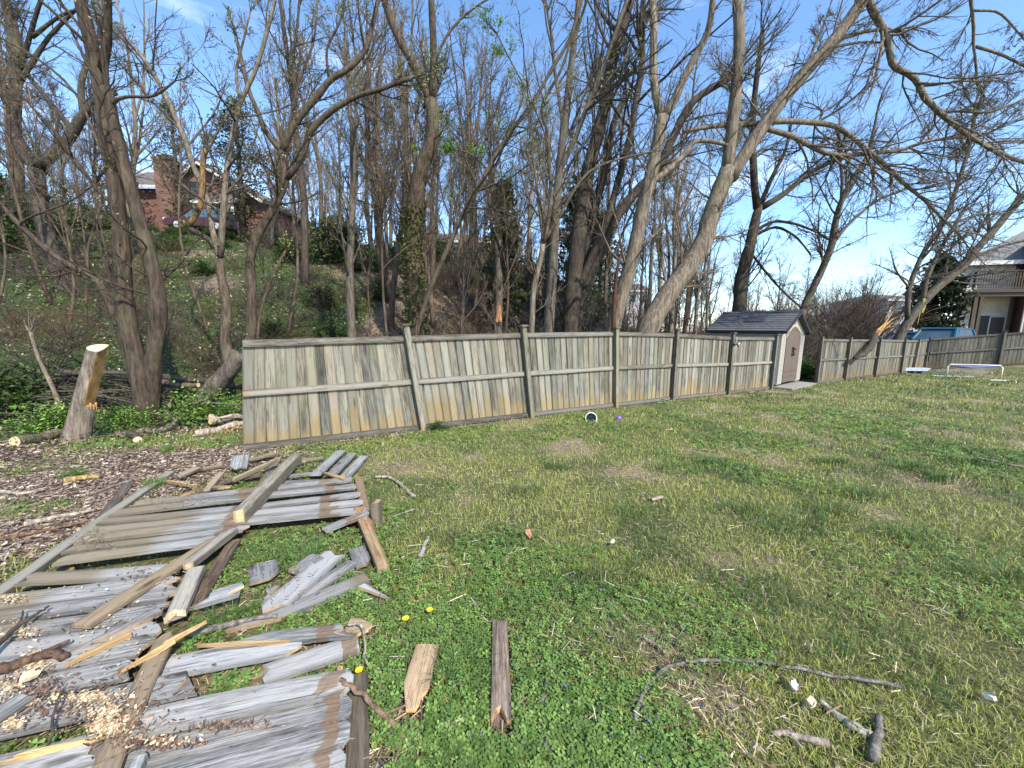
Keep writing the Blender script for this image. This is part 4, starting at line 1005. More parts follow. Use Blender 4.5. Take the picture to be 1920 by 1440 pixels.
for k in range(9):
    f_ = k / 8; mb.tube([(-hw, .75 * f_, gh * (1 - f_) + .02), (0, .75 * f_, gh * (1 - f_) - .05), (hw, .75 * f_, gh * (1 - f_) + .02)], .0045, 3, 0, False)
obj('net', mb.mesh('net', plain('net_cord', (.34, .36, .42), .8)), goal)
obj('net_band', MB().tube([(-hw + .1, .03, gh - .03), (0, .03, gh - .11), (hw - .1, .03, gh - .03)], .035, 6).mesh('net_band', plain('blue_band', (.14, .18, .42), .7)), goal)
q = g0(1712, 690); d_ = 19.5; a_ = P(1687, 686, d_); b_ = P(1739, 686, d_)
sl_ = thing('sled', 'grey and white flat sled leaning at the foot of the corner fence', 'sled', ((a_[0] + b_[0]) / 2, d_, float(H((a_[0] + b_[0]) / 2, d_)) + .02), -.1)
hw = (b_[0] - a_[0]) / 2
mb = MB(); mb.prism([(-hw, .20), (-hw + .2, .10), (hw - .15, .12), (hw, .22), (hw, .27), (-hw, .25)], 1, -.12, .2); obj('sled_deck', mb.mesh('sled_deck', plain('blue_grey_plastic', (.40, .45, .55), .4)), sl_)
obj('sled_base', MB().box(-hw * .6, -.05, -.14, -hw * .4, .15, .11).box(hw * .4, -.05, -.14, hw * .6, .15, .11).mesh('sled_base', BLACK), sl_)
a_ = P(1860, 713, 15.4)
o = thing('white_board', 'thin white strip lying on the grass in front of the soccer goal', 'board', g0(1872, 715, .03), -.1)
obj('strip', MB().box(-.35, -.05, 0, .35, .05, .03).mesh('strip', WHITE), o)

# ------------------------------------------------------------------ cars seen over the far fence and on the hill
CARGLASS = plain('car_glass', (.06, .11, .14), .12, .2, 2, .8)  # light blue window reflection is put into the glass colour
def car(name, label, cx_, cy_, rz_, body, L=4.5, Wc=1.85, Hc=1.75, zoff=0.0):
    z0 = float(H(cx_, cy_)) + zoff; r = thing(name, label, 'car', (cx_, cy_, z0), rz_, 'cars parked beyond the fences'); hb = Hc * .56
    pr_ = [(-L / 2, .35), (-L / 2 + .05, hb * .9), (-L / 2 + .25, hb), (L / 2 - 1.15, hb), (L / 2 - .1, hb * .82), (L / 2, .5), (L / 2 - .05, .3), (-L / 2 + .05, .28)]
    mb = MB(); n = len(pr_); V = []
    for yy, sc_ in ((-Wc / 2, .97), (-Wc / 2 + .12, 1.0), (Wc / 2 - .12, 1.0), (Wc / 2, .97)): V += [(x * sc_, yy, z) for x, z in pr_]
    f = [tuple(range(n))[::-1], tuple(range(3 * n, 4 * n))] + [(k * n + i, k * n + (i + 1) % n, (k + 1) * n + (i + 1) % n, (k + 1) * n + i) for k in range(3) for i in range(n)]
    mb.add(V, f); obj('body', mb.mesh('body', body), r)
    a0, a1, b0, b1 = -L / 2 + .2, L / 2 - 1.1, -L / 2 + .55, L / 2 - 1.75; w0, w1 = Wc / 2 - .06, Wc / 2 - .22
    V = [(a0, -w0, hb), (a1, -w0, hb), (a1, w0, hb), (a0, w0, hb), (b0, -w1, Hc - .08), (b1, -w1, Hc - .08), (b1, w1, Hc - .08), (b0, w1, Hc - .08)]
    cab = obj('windows', MB().add(V, [(0, 1, 5, 4), (1, 2, 6, 5), (2, 3, 7, 6), (3, 0, 4, 7), (4, 5, 6, 7)]).mesh('windows', CARGLASS), r)
    mb = MB()
    mb.prism([(b0 - .08, Hc - .09), (b1 + .12, Hc - .09), (b1 - .05, Hc), (b0 + .1, Hc)], 1, -w1 - .02, w1 + .02)
    for i in range(4): mb.tube([V[i], V[i + 4]], .085, 6)
    for yy in (-w0 * .92, w0 * .92): mb.tube([(.2, yy * 1.03, hb), (.2, yy * .9, Hc - .1)], .06, 5)
    obj('roof', mb.mesh('roof', body), r)
    for xx in (-L / 2 + .85, L / 2 - .9):
        for yy in (-Wc / 2 + .1, Wc / 2 - .1):
            wv = obj('wheel', MB().tube([(xx, yy - .1, .33), (xx, yy + .1, .33)], .33, 18).mesh('wheel', BLACK), r)
            obj('rim', MB().tube([(xx, yy - .105, .33), (xx, yy + .105, .33)], .2, 12).mesh('rim', plain('alloy', (.5, .5, .52), .35, .1, 3, .5)), wv)
    for yy in (-Wc / 2 + .3, Wc / 2 - .3):
        obj('headlight', MB().box(L / 2 - .12, yy - .18, .62, L / 2 + .005, yy + .18, .76).mesh('headlight', WHITE), r)
        obj('tail_light', MB().box(-L / 2 - .005, yy - .12, .7, -L / 2 + .1, yy + .12, .95).mesh('tail_light', plain('red_lens', (.12, .01, .01), .3)), r)
    return r
q = P(1768, 632, 25); car('parked_car', 'teal blue suv parked behind the right fence below the magnolia', q[0] - 1.0, 24.2, math.radians(205), plain('teal_paint', (.015, .075, .13), .3, .05, 2, .6), 4.6, 1.95, 1.78)
q = P(1708, 632, 27); car('parked_car', 'royal blue car parked left of the teal suv', q[0] - 1.2, 25.6, math.radians(190), plain('blue_paint', (.02, .05, .25), .3, .05, 2, .6), 4.4, 1.8, 1.5)
q = P(1672, 632, 29); car('parked_car', 'silver grey car partly hidden behind the broken orange branch', q[0] - 1.5, 26.6, math.radians(185), plain('silver_paint', (.25, .27, .31), .3, .05, 2, .6), 4.4, 1.8, 1.5)
q = P(386, 428, 27.2); car('parked_car', 'burgundy car parked in front of the brick house on the hill', q[0], 27.2, math.radians(185), plain('burgundy_paint', (.05, .010, .014), .35, .05, 2, .6), 4.2, 1.8, 1.5, .25)
# ------------------------------------------------------------------ trees: traced trunks and limbs, grown branches and twigs
DARK = (.08, .062, .05); MIDB = (.115, .084, .060); PALE = (.225, .18, .132); GREYB = (.150, .124, .098); WARM = (.10, .074, .054)

def grow(Pp, Rp, n_per, len_rng, ang, upb, K, r_frac=.55, r_min=.004, t0=.15, t1=1.0, rough=.12, seed=0, taper=.35, alt=True):
    """children of N parent lines (N,K0,3); n_per children each; returns (M,K,3),(M,K)"""
    r = np.random.default_rng(seed); Np, K0, _ = Pp.shape
    pid = np.repeat(np.arange(Np), n_per); M_ = len(pid)
    t = t0 + (t1 - t0) * r.random(M_); f = t * (K0 - 1); i = np.minimum(f.astype(int), K0 - 2); u = (f - i)[:, None]
    A = Pp[pid, i]; B = Pp[pid, i + 1]; s = A * (1 - u) + B * u
    T = B - A; T /= np.maximum(np.linalg.norm(T, axis=1, keepdims=True), 1e-9)
    rp = Rp[pid, i] * (1 - u[:, 0]) + Rp[pid, i + 1] * u[:, 0]
    plen = np.linalg.norm(np.diff(Pp, axis=1), axis=2).sum(1)[pid]
    X_ = r.normal(0, 1, (M_, 3)); X_ -= (X_ * T).sum(1, keepdims=True) * T; X_ /= np.linalg.norm(X_, axis=1, keepdims=True)
    a = r.uniform(*ang, M_)[:, None]
    d = T * np.cos(a) + X_ * np.sin(a)
    L = r.uniform(*len_rng, M_) * plen * (1 - .45 * t)
    pts = [s]; cur = s; stp = (L / (K - 1))[:, None]
    for k in range(K - 1):
        d = d + r.normal(0, rough, d.shape) + np.array([0, 0, upb]); d /= np.linalg.norm(d, axis=1, keepdims=True)
        cur = cur + d * stp; pts.append(cur)
    Pc = np.stack(pts, 1); rb = np.maximum(np.minimum(rp * r_frac, L * .016 + .003), r_min)
    Rc = rb[:, None] * np.linspace(1, taper, K)[None]
    return Pc, np.maximum(Rc, r_min * .7)

def infr(Pc, mg=260):
    x, y, z = proj(Pc[:, 0]); return (z > .3) & (x > -mg) & (x < 1920 + mg) & (y > -mg * 1.3) & (y < 1500)

def resample(p, K):
    d = np.r_[0, np.cumsum(np.linalg.norm(np.diff(p, axis=0), axis=1))]; t = np.linspace(0, d[-1], K)
    q = np.stack([np.interp(t, d, p[:, k]) for k in range(p.shape[1])], 1)
    return q
def smooth(q, it=1):
    for _ in range(it): q[1:-1] = .25 * q[:-2] + .5 * q[1:-1] + .25 * q[2:]
    return q

def leaf_cards(C, size, cols, seed=0, flat=.5, droop=0.0):
    r = np.random.default_rng(seed); n = len(C)
    nrm = r.normal(0, 1, (n, 3)); nrm[:, 2] = np.abs(nrm[:, 2]) + flat; nrm /= np.linalg.norm(nrm, axis=1, keepdims=True)
    X_ = r.normal(0, 1, (n, 3)); X_ -= (X_ * nrm).sum(1, keepdims=True) * nrm; X_ /= np.linalg.norm(X_, axis=1, keepdims=True)
    Y_ = np.cross(nrm, X_); s = (np.asarray(size) * r.uniform(.6, 1.35, n))[:, None]
    V = np.stack([C - X_ * s, C - Y_ * s * .48, C + X_ * s, C + Y_ * s * .48], 1)
    V[:, 1:4:2, 2] += (s * .12)
    c = np.asarray(cols)[r.integers(0, len(cols), n)] * r.uniform(.7, 1.3, (n, 1))
    return V.reshape(-1, 3), np.arange(4 * n).reshape(n, 4), np.repeat(c, 4, 0)

TREES = {}
def traced_tree(key, label, d, color, limbs, name='bare_tree', cat_='tree', dens=1.0, twig=1.0, leaf=None, nleaf=0, seed=1, upb=.05, spread=.22, group=None, ivy=0, base_flare=1.25, len1=(.18, .42)):
    """limbs: (w0,w1,[pixels], kind) kind 't' = stands on the ground"""
    r = np.random.default_rng(seed); done = []; mesh_l = []
    root = None
    for li, (w0, w1, pts, kind) in enumerate(limbs):
        px = resample(np.array(pts, float), max(6, int(len(pts) * 2.5))); px = smooth(px, 1)
        n = len(px); L2 = np.linalg.norm(np.diff(px, axis=0), axis=1).sum()
        if kind == 't':
            dd = d + (li * .12 if li else 0); dep = np.full(n, dd) + np.linspace(0, 1, n) * r.normal(0, .06) * L2 / F * d
        else:
            best = None
            for (q2, dp2) in done:
                ds = np.linalg.norm(q2 - px[0], axis=1); j = ds.argmin()
                if best is None or ds[j] < best[0]: best = (ds[j], dp2[j])
            off = r.uniform(-1, 1) * spread * L2 / F * d
            dep = best[1] + np.linspace(0, 1, n) ** 1.1 * off
        done.append((px, dep))
        P3 = np.array([P(a, b, c) for (a, b), c in zip(px, dep)]); wd = np.linspace(w0, w1, n)
        if kind == 't':
            b0 = P3[0].copy(); zg_ = float(H(b0[0], b0[1])) - .12
            if b0[2] > zg_ + .15:
                k = max(2, int((b0[2] - zg_) / .4)); sl_ = (P3[1] - P3[0]); sl_ = sl_ / max(abs(sl_[2]), .05) * (1 if sl_[2] > 0 else -1)
                ext = np.array([[b0[0] - sl_[0] * .5 * (b0[2] - z), b0[1], z] for z in np.linspace(zg_, b0[2], k, endpoint=False)])
                P3 = np.concatenate([ext, P3]); wd = np.r_[np.full(k, w0), wd]; dep = np.r_[np.full(k, dep[0]), dep]
            R = wd / 2 / F * dep
            hh = np.clip((P3[:, 2] - P3[0, 2]) / .5, 0, 1); R = R * (1 + (base_flare - 1) * (1 - hh) ** 2)
            if root is None:
                root = thing(name, label, cat_, P3[0], group=group)
        else: R = wd / 2 / F * dep
        R = R * (1 + r.normal(0, .035, len(R)))
        mesh_l.append((P3, R, kind))
    b0 = np.array(root.location)
    first = True; lines = []; rads = []
    for (P3, R, kind) in mesh_l:
        V, f = tube1(P3 - b0, R, 11 if R.max() > .07 else 7)
        V = V + rng.normal(0, 1, V.shape) * (R.max() * .035)
        nm = 'trunk' if kind == 't' else 'limb'
        obj(nm, np_mesh(nm, V, f, BARK, True), root, color=color)
        q = resample(np.c_[P3, R], 10); lines.append(q[:, :3]); rads.append(q[:, 3])
    Pp = np.array(lines); Rp = np.array(rads)
    ln = np.linalg.norm(np.diff(Pp, axis=1), axis=2).sum(1)
    # level one branches, more on long limbs, only on the upper part of trunks
    L1 = []; R1 = []
    for k in range(len(Pp)):
        istr = mesh_l[k][2] == 't'; n1 = int(max(3, ln[k] * 2.4 * dens) * (.6 if istr else 1))
        a, b = grow(Pp[k:k + 1], Rp[k:k + 1], n1, len1, (.5, 1.15), upb, 7, .5, .006, .45 if istr else .12, .98, .13, seed * 31 + k); L1.append(a); R1.append(b)
        # continuation sprays at the limb's tip
        a, b = grow(Pp[k:k + 1], Rp[k:k + 1], 3, (.25, .5), (.1, .5), upb, 7, .8, .006, .96, 1.0, .1, seed * 17 + k); L1.append(a); R1.append(b)
    L1 = np.concatenate(L1); R1 = np.concatenate(R1); k = infr(L1, 330); L1, R1 = L1[k], R1[k]
    L2, R2 = grow(L1, R1, int(7 * twig + .5), (.25, .6), (.4, 1.0), upb, 5, .55, .0045, .15, 1, .15, seed + 5); k = infr(L2, 200); L2, R2 = L2[k], R2[k]
    L3, R3 = grow(L2, R2, int(5 * twig + .5), (.25, .6), (.35, 1.0), upb * .5, 4, .6, .0038, .1, 1, .17, seed + 9); k = infr(L3, 90); L3, R3 = L3[k], R3[k]
    V, f = cat([tubesN(L1 - b0, R1, 5), tubesN(L2 - b0, R2, 4)])
    o = obj('branches', np_mesh('branches', V, f, BARK, True), root, color=tuple(c * .85 for c in color)); o['kind'] = 'stuff'
    if len(L3):
        V, f = tubesN(L3 - b0, R3, 3)
        o = obj('twigs', np_mesh('twigs', V, f, TWIG, False), root, color=tuple(c * .8 for c in color)); o['kind'] = 'stuff'
    if nleaf:
        src = np.concatenate([L3[:, 1:].reshape(-1, 3), L2[:, 2:].reshape(-1, 3)]); C = src[r.integers(0, len(src), nleaf)] + r.normal(0, .05, (nleaf, 3))
        V, f, c = leaf_cards(C - b0, (.014 + .0014 * d), leaf, seed, .2); o = obj('leaves', np_mesh('leaves', V, f, LEAF, False, c), root); o['kind'] = 'stuff'
    if ivy:
        P3, R, _ = mesh_l[0]; q = resample(np.c_[P3, R], 60); q = q[:int(60 * .62)]; m_ = ivy
        ix = r.integers(0, len(q), m_); a = r.uniform(0, 6.28, m_); rr = q[ix, 3] * r.uniform(1.0, 1.5, m_) + .01
        C = q[ix, :3] + np.stack([np.cos(a) * rr, np.sin(a) * rr, r.normal(0, .1, m_)], 1)
        V, f, c = leaf_cards(C - b0, .06, [(.07, .12, .025), (.12, .17, .04), (.04, .08, .02), (.15, .10, .05)], seed); o = obj('ivy', np_mesh('ivy', V, f, LEAF, False, c), root); o['kind'] = 'stuff'
    TREES[key] = root
    return root
BUD = [(.27, .31, .10), (.22, .27, .08), (.33, .34, .15)]
FRESH = [(.16, .30, .05), (.20, .36, .06), (.12, .24, .04)]

traced_tree('left_dark', 'dark forked tree at the left edge growing on the slope', 14, DARK, [
    (30, 19, [(140, 600), (127, 547), (100, 480), (73, 393), (70, 317)], 't'),
    (20, 12, [(70, 317), (27, 262), (20, 213), (22, 187), (37, 133), (33, 83), (13, 17), (5, -30)], 'l'),
    (19, 10, [(72, 312), (127, 263), (160, 207), (187, 180), (215, 172)], 'l'),
    (10, 5, [(156, 212), (150, 160), (163, 117), (185, 80), (190, 30)], 'l'),
    (9, 5, [(133, 240), (100, 200), (60, 150), (30, 118), (-10, 85)], 'l'),
    (8, 4, [(37, 133), (55, 70), (70, 20), (90, -40)], 'l'),
    (8, 4, [(40, 150), (90, 70), (130, 30), (150, 10)], 'l'),
    (6, 3, [(60, 70), (110, 30), (150, 14), (190, 30)], 'l'),
    (9, 5, [(20, 200), (-10, 160), (-40, 120)], 'l')], seed=3, dens=.6, leaf=BUD, nleaf=900)
traced_tree('left_back', 'straight grey trunk behind the dark forked tree at the left edge', 20, MIDB, [
    (19, 14, [(40, 480), (37, 450), (33, 330), (30, 267), (26, 200), (30, 120), (22, 40)], 't')], seed=4, dens=.5)
traced_tree('twin', 'tall twin trunked tree joined near its foot behind the sawn stump', 7.0, WARM, [
    (30, 17, [(274, 792), (268, 735), (252, 660), (236, 593), (230, 493), (222, 393), (207, 300), (193, 200), (183, 133), (163, 50), (148, -20)], 't'),
    (30, 16, [(280, 792), (286, 700), (297, 600), (299, 560), (283, 487), (260, 410), (240, 333), (213, 233), (199, 165)], 't'),
    (17, 6, [(276, 793), (247, 693), (227, 620), (203, 562), (180, 517), (150, 505), (120, 493), (85, 465), (60, 443), (30, 415), (0, 380), (-40, 350)], 't'),
    (14, 10, [(193, 130), (203, 65), (203, -20)], 'l'),
    (5, 3, [(207, 330), (150, 180), (100, 130), (40, 90), (-20, 60)], 'l'),
    (6, 3, [(200, 200), (230, 180), (290, 183), (330, 150)], 'l'),
    (5, 2.5, [(165, 512), (163, 470), (178, 420), (190, 380)], 'l'),
    (4, 2, [(60, 443), (30, 420), (60, 405), (130, 380), (185, 340)], 'l')], seed=5, leaf=BUD, nleaf=700, dens=.8, base_flare=1.5)
traced_tree('curvy', 'crooked tree with pale forks and a snapped hanging limb left of the fence', 7.6, GREYB, [
    (34, 26, [(385, 745), (405, 722), (433, 690), (450, 662)], 't'),
    (20, 13, [(433, 692), (428, 665), (420, 643), (425, 593), (423, 553), (413, 510), (413, 487)], 'l'),
    (10, 5, [(411, 480), (400, 443), (387, 360), (363, 317), (347, 260), (320, 200), (287, 133), (247, 83), (207, 43), (175, -10)], 'l'),
    (11, 5, [(413, 480), (423, 333), (433, 267), (450, 187), (473, 150), (490, 100), (503, 50), (520, -15)], 'l'),
    (10, 8, [(415, 482), (400, 455), (378, 440), (353, 428)], 'l'),
    (8, 9, [(353, 424), (377, 393), (380, 333), (382, 278)], 'l'),
    (4, 3, [(383, 297), (407, 247), (437, 200)], 'l'),
    (5, 2.5, [(450, 187), (440, 140), (455, 80), (470, 20)], 'l')], seed=6, leaf=BUD, nleaf=1000, dens=.85)
for o in TREES['curvy'].children:
    if o.name.startswith('limb') : o.color = (*PALE, 1)
bl = [o for o in TREES['curvy'].children if o.name.split('.')[0] == 'limb']
bl[0].color = (*MIDB, 1); bl[3].color = (*DARK, 1); bl[4].color = (.42, .27, .12, 1); bl[3]['label'] = 'dark snapped limb'; bl[4]['label'] = 'hanging tan limb with stripped bark'
traced_tree('fork', 'tree with a wide forking crown just left of the fence top', 9.0, MIDB, [
    (17, 13, [(470, 640), (472, 580), (473, 547), (467, 487), (480, 443), (507, 400), (537, 340), (530, 283)], 't'),
    (10, 5, [(530, 285), (500, 253), (480, 200), (466, 172), (455, 120), (440, 60)], 'l'),
    (13, 6, [(530, 285), (540, 250), (573, 203), (600, 177), (617, 147), (650, 133), (687, 97), (700, 40), (712, -15)], 'l'),
    (11, 7, [(537, 335), (570, 293), (577, 253), (613, 213), (640, 197), (667, 180), (717, 167), (740, 157), (773, 146)], 'l'),
    (5, 3, [(540, 250), (560, 150), (590, 80), (595, 0)], 'l'),
    (5, 2, [(617, 147), (610, 90), (640, 40), (650, -10)], 'l'),
    (6, 4, [(482, 640), (488, 580), (510, 520), (535, 470)], 'l')], seed=7, leaf=BUD, nleaf=2200)
traced_tree('ivy_mid', 'thick ivy clad trunk bending left behind the second fence panel', 13, MIDB, [
    (33, 22, [(782, 600), (773, 502), (773, 424), (779, 372), (785, 335), (796, 300), (810, 270), (813, 217), (807, 187)], 't'),
    (16, 11, [(807, 190), (787, 143), (767, 107), (740, 57), (715, -15)], 'l'),
    (13, 10, [(809, 190), (812, 160), (813, 83), (808, -15)], 'l'),
    (6, 10, [(790, 330), (776, 300), (778, 285)], 'l'),
    (5, 3, [(813, 120), (840, 60), (880, 20), (920, -5)], 'l'),
    (8, 4, [(797, 200), (785, 170), (770, 150)], 'l')], seed=8, ivy=2600, leaf=FRESH, nleaf=1200, dens=.9)
traced_tree('lean_thin', 'slender leaning tree with fresh leaves crossing the middle of the picture', 10, MIDB, [
    (9, 5, [(783, 615), (802, 554), (823, 502), (841, 463), (854, 432), (872, 393), (893, 357), (917, 317), (943, 267), (973, 227), (1000, 200), (1010, 173), (1033, 133), (1067, 77), (1083, 33), (1092, -10)], 't'),
    (4, 2, [(943, 267), (990, 170), (960, 120), (930, 60)], 'l'),
    (4, 2, [(917, 320), (880, 285), (850, 280)], 'l')], seed=9, leaf=FRESH, nleaf=2600, dens=1.1)
traced_tree('white_sapling', 'pale forked sapling rising behind the second fence post', 9.0, PALE, [
    (11, 9, [(997, 615), (1000, 541), (1013, 489), (1018, 458)], 't'),
    (6, 3, [(1018, 458), (1013, 398), (1003, 323), (995, 260)], 'l'),
    (7, 4, [(1020, 455), (1028, 423), (1033, 350), (1028, 283), (1027, 240), (1010, 207), (1035, 160), (1053, 133), (1075, 60), (1085, 0)], 'l'),
    (7, 3, [(1019, 455), (1053, 400), (1077, 353), (1107, 317), (1150, 300), (1220, 285)], 'l')], seed=10, dens=1.1)
for o in TREES['white_sapling'].children:
    if o.name.startswith('limb'): o.color = (*MIDB, 1)
traced_tree('dark_cluster', 'cluster of dark leaning trunks spreading from one base behind the fence', 15, DARK, [
    (30, 15, [(1072, 560), (1080, 470), (1100, 330), (1117, 267), (1133, 207), (1143, 133), (1163, 67), (1185, -10)], 't'),
    (14, 9, [(1085, 540), (1143, 400), (1160, 333), (1180, 267), (1193, 183), (1207, 117), (1200, 50), (1208, -10)], 't'),
    (14, 10, [(1080, 550), (1113, 400), (1133, 333), (1140, 277), (1153, 217), (1170, 186)], 't'),
    (22, 10, [(1090, 560), (1120, 480), (1160, 400), (1200, 350), (1237, 317), (1257, 267), (1282, 215), (1300, 187), (1335, 165), (1373, 143)], 't'),
    (8, 4, [(1163, 67), (1130, 30), (1110, -10)], 'l'),
    (6, 3, [(1207, 117), (1180, 70), (1140, 20)], 'l')], seed=11, dens=1.0, twig=1.15, group='dark leaning trunks')
traced_tree('pale_tall', 'tall pale trunk left of the big leaning tree', 11, PALE, [
    (27, 19, [(1150, 618), (1161, 567), (1177, 515), (1193, 450), (1206, 385), (1220, 330), (1233, 267), (1242, 217)], 't'),
    (14, 11, [(1241, 220), (1230, 190), (1224, 133), (1226, 60), (1224, -15)], 'l'),
    (14, 9, [(1243, 218), (1260, 200), (1280, 150), (1303, 107), (1330, 57), (1338, -10)], 'l'),
    (11, 6, [(1215, 345), (1250, 322), (1285, 290), (1300, 262), (1340, 265), (1372, 275)], 'l')], seed=12, dens=1.3, twig=1.2)
traced_tree('lean_big', 'big pale leaning tree with two trunks whose long limbs overhang the yard', 11, PALE, [
    (38, 26, [(1213, 622), (1234, 580), (1260, 541), (1294, 497), (1321, 450), (1334, 400), (1355, 345), (1366, 318)], 't'),
    (21, 15, [(1362, 325), (1370, 267), (1380, 167), (1387, 83), (1382, -15)], 'l'),
    (23, 17, [(1368, 335), (1390, 300), (1423, 247), (1467, 187), (1520, 123), (1563, 77), (1600, 27), (1630, -15)], 'l'),
    (10, 4, [(1440, 228), (1480, 227), (1533, 230), (1573, 237), (1613, 270), (1657, 307), (1697, 347), (1737, 377), (1763, 407), (1800, 440)], 'l'),
    (7, 9, [(1280, 247), (1330, 237), (1373, 233), (1427, 232)], 'l'),
    (9, 4, [(1432, 240), (1493, 257), (1533, 283), (1570, 293), (1630, 287), (1687, 283), (1740, 263), (1803, 257), (1850, 253)], 'l'),
    (7, 3, [(1563, 77), (1613, 60), (1655, 55), (1693, 57)], 'l'),
    (5, 3, [(1557, 90), (1613, 78), (1650, 80)], 'l'),
    (11, 6, [(1625, -10), (1640, 30), (1657, 53), (1668, 90), (1670, 120), (1683, 132), (1707, 137), (1723, 157), (1730, 180), (1760, 210), (1813, 253), (1850, 275), (1887, 293), (1930, 308)], 'l'),
    (5, 3, [(1760, 210), (1800, 207), (1847, 213), (1897, 197), (1930, 180)], 'l'),
    (8, 3, [(1640, -60), (1740, -70), (1815, -40), (1820, 0), (1827, 50), (1823, 83), (1833, 127), (1830, 150)], 'l'),
    (5, 3, [(1829, 87), (1873, 100), (1913, 120), (1950, 140)], 'l'),
    (4, 2, [(1825, 20), (1873, 20), (1900, 50), (1925, 80)], 'l'),
    (5, 2, [(1500, 150), (1540, 60), (1560, 0)], 'l')], seed=13, dens=2.0, twig=1.4, spread=.16, leaf=BUD, nleaf=1500, upb=.02)
traced_tree('behind_shed', 'dark trunk with spreading limbs rising behind the shed', 15.5, DARK, [
    (24, 14, [(1385, 600), (1390, 515), (1406, 463), (1416, 411), (1424, 385)], 't'),
    (13, 7, [(1420, 390), (1414, 350), (1410, 267), (1413, 200), (1420, 133), (1430, 60)], 'l'),
    (8, 4, [(1424, 388), (1447, 333), (1475, 280), (1485, 220)], 'l'),
    (11, 5, [(1430, 388), (1477, 360), (1510, 327), (1563, 300), (1600, 290)], 'l'),
    (6, 3, [(1411, 436), (1430, 424), (1453, 413), (1493, 420), (1520, 430), (1550, 445)], 'l'),
    (6, 3, [(1409, 446), (1432, 432), (1457, 423), (1493, 443), (1520, 477)], 'l'),
    (5, 3, [(1404, 470), (1460, 540), (1500, 575)], 'l')], seed=14, dens=1.5, twig=1.2)
traced_tree('slim_right', 'slim grey tree forking low, right of the shed', 16.5, GREYB, [
    (13, 8, [(1498, 600), (1522, 544), (1544, 500), (1560, 460), (1567, 410), (1577, 377), (1600, 333), (1623, 300)], 't'),
    (6, 3, [(1560, 460), (1585, 425), (1613, 400), (1647, 373), (1700, 355)], 'l'),
    (5, 3, [(1577, 377), (1580, 330), (1570, 280), (1575, 220)], 'l'),
    (5, 2, [(1623, 300), (1640, 240), (1650, 180), (1690, 110)], 'l')], seed=15, dens=1.5)
traced_tree('corner_tree', 'leaning grey tree with long branches at the fence corner', 22.5, GREYB, [
    (15, 10, [(1686, 632), (1701, 605), (1730, 566), (1762, 533), (1800, 507), (1827, 473), (1873, 420), (1925, 360)], 't'),
    (8, 5, [(1702, 600), (1702, 544), (1719, 500), (1735, 465), (1763, 430), (1780, 393), (1800, 333), (1820, 267), (1830, 200)], 'l'),
    (8, 4, [(1730, 566), (1735, 530), (1747, 500), (1760, 473), (1785, 430), (1815, 380)], 'l'),
    (5, 3, [(1780, 520), (1830, 480), (1880, 460), (1930, 450)], 'l'),
    (4, 2, [(1705, 540), (1680, 510), (1672, 480)], 'l')], seed=16, dens=1.6, twig=1.3, group=None)
traced_tree('left_sapling', 'pale bare sapling stem standing left of the sawn stump', 7.2, PALE, [
    (9, 5, [(114, 778), (107, 743), (87, 703), (67, 660), (57, 622)], 't'),
    (3, 2, [(57, 625), (62, 605), (68, 590)], 'l'), (3, 2, [(57, 625), (48, 612), (45, 600)], 'l')], seed=17, dens=.4, twig=.5)
traced_tree('scar_stem', 'red brown rotten stem beside the tall pale trunk', 10.6, (.10, .04, .025), [
    (9, 5, [(1150, 618), (1152, 560), (1156, 510), (1163, 480)], 't')], name='dead_sapling', seed=18, dens=.1, twig=.3)
traced_tree('shattered', 'broken trunk with orange torn wood behind the second fence panel', 14, GREYB, [
    (16, 13, [(934, 610), (936, 560), (935, 500), (932, 450)], 't')], name='dead_tree', seed=19, dens=.5, twig=.6)
torn = MB(); 
for k in range(7): torn.tube([P(930 + k * 1.6, 604, 13.75) - np.array(TREES['shattered'].location), P(931 + k * 1.2, 575 - 4 * (k % 3), 13.8) - np.array(TREES['shattered'].location)], [.035, .008], 5)
obj('torn_wood', torn.mesh('torn_wood', plain('orange_torn_wood', (.42, .20, .10), .9, .3, 20)), TREES['shattered'])

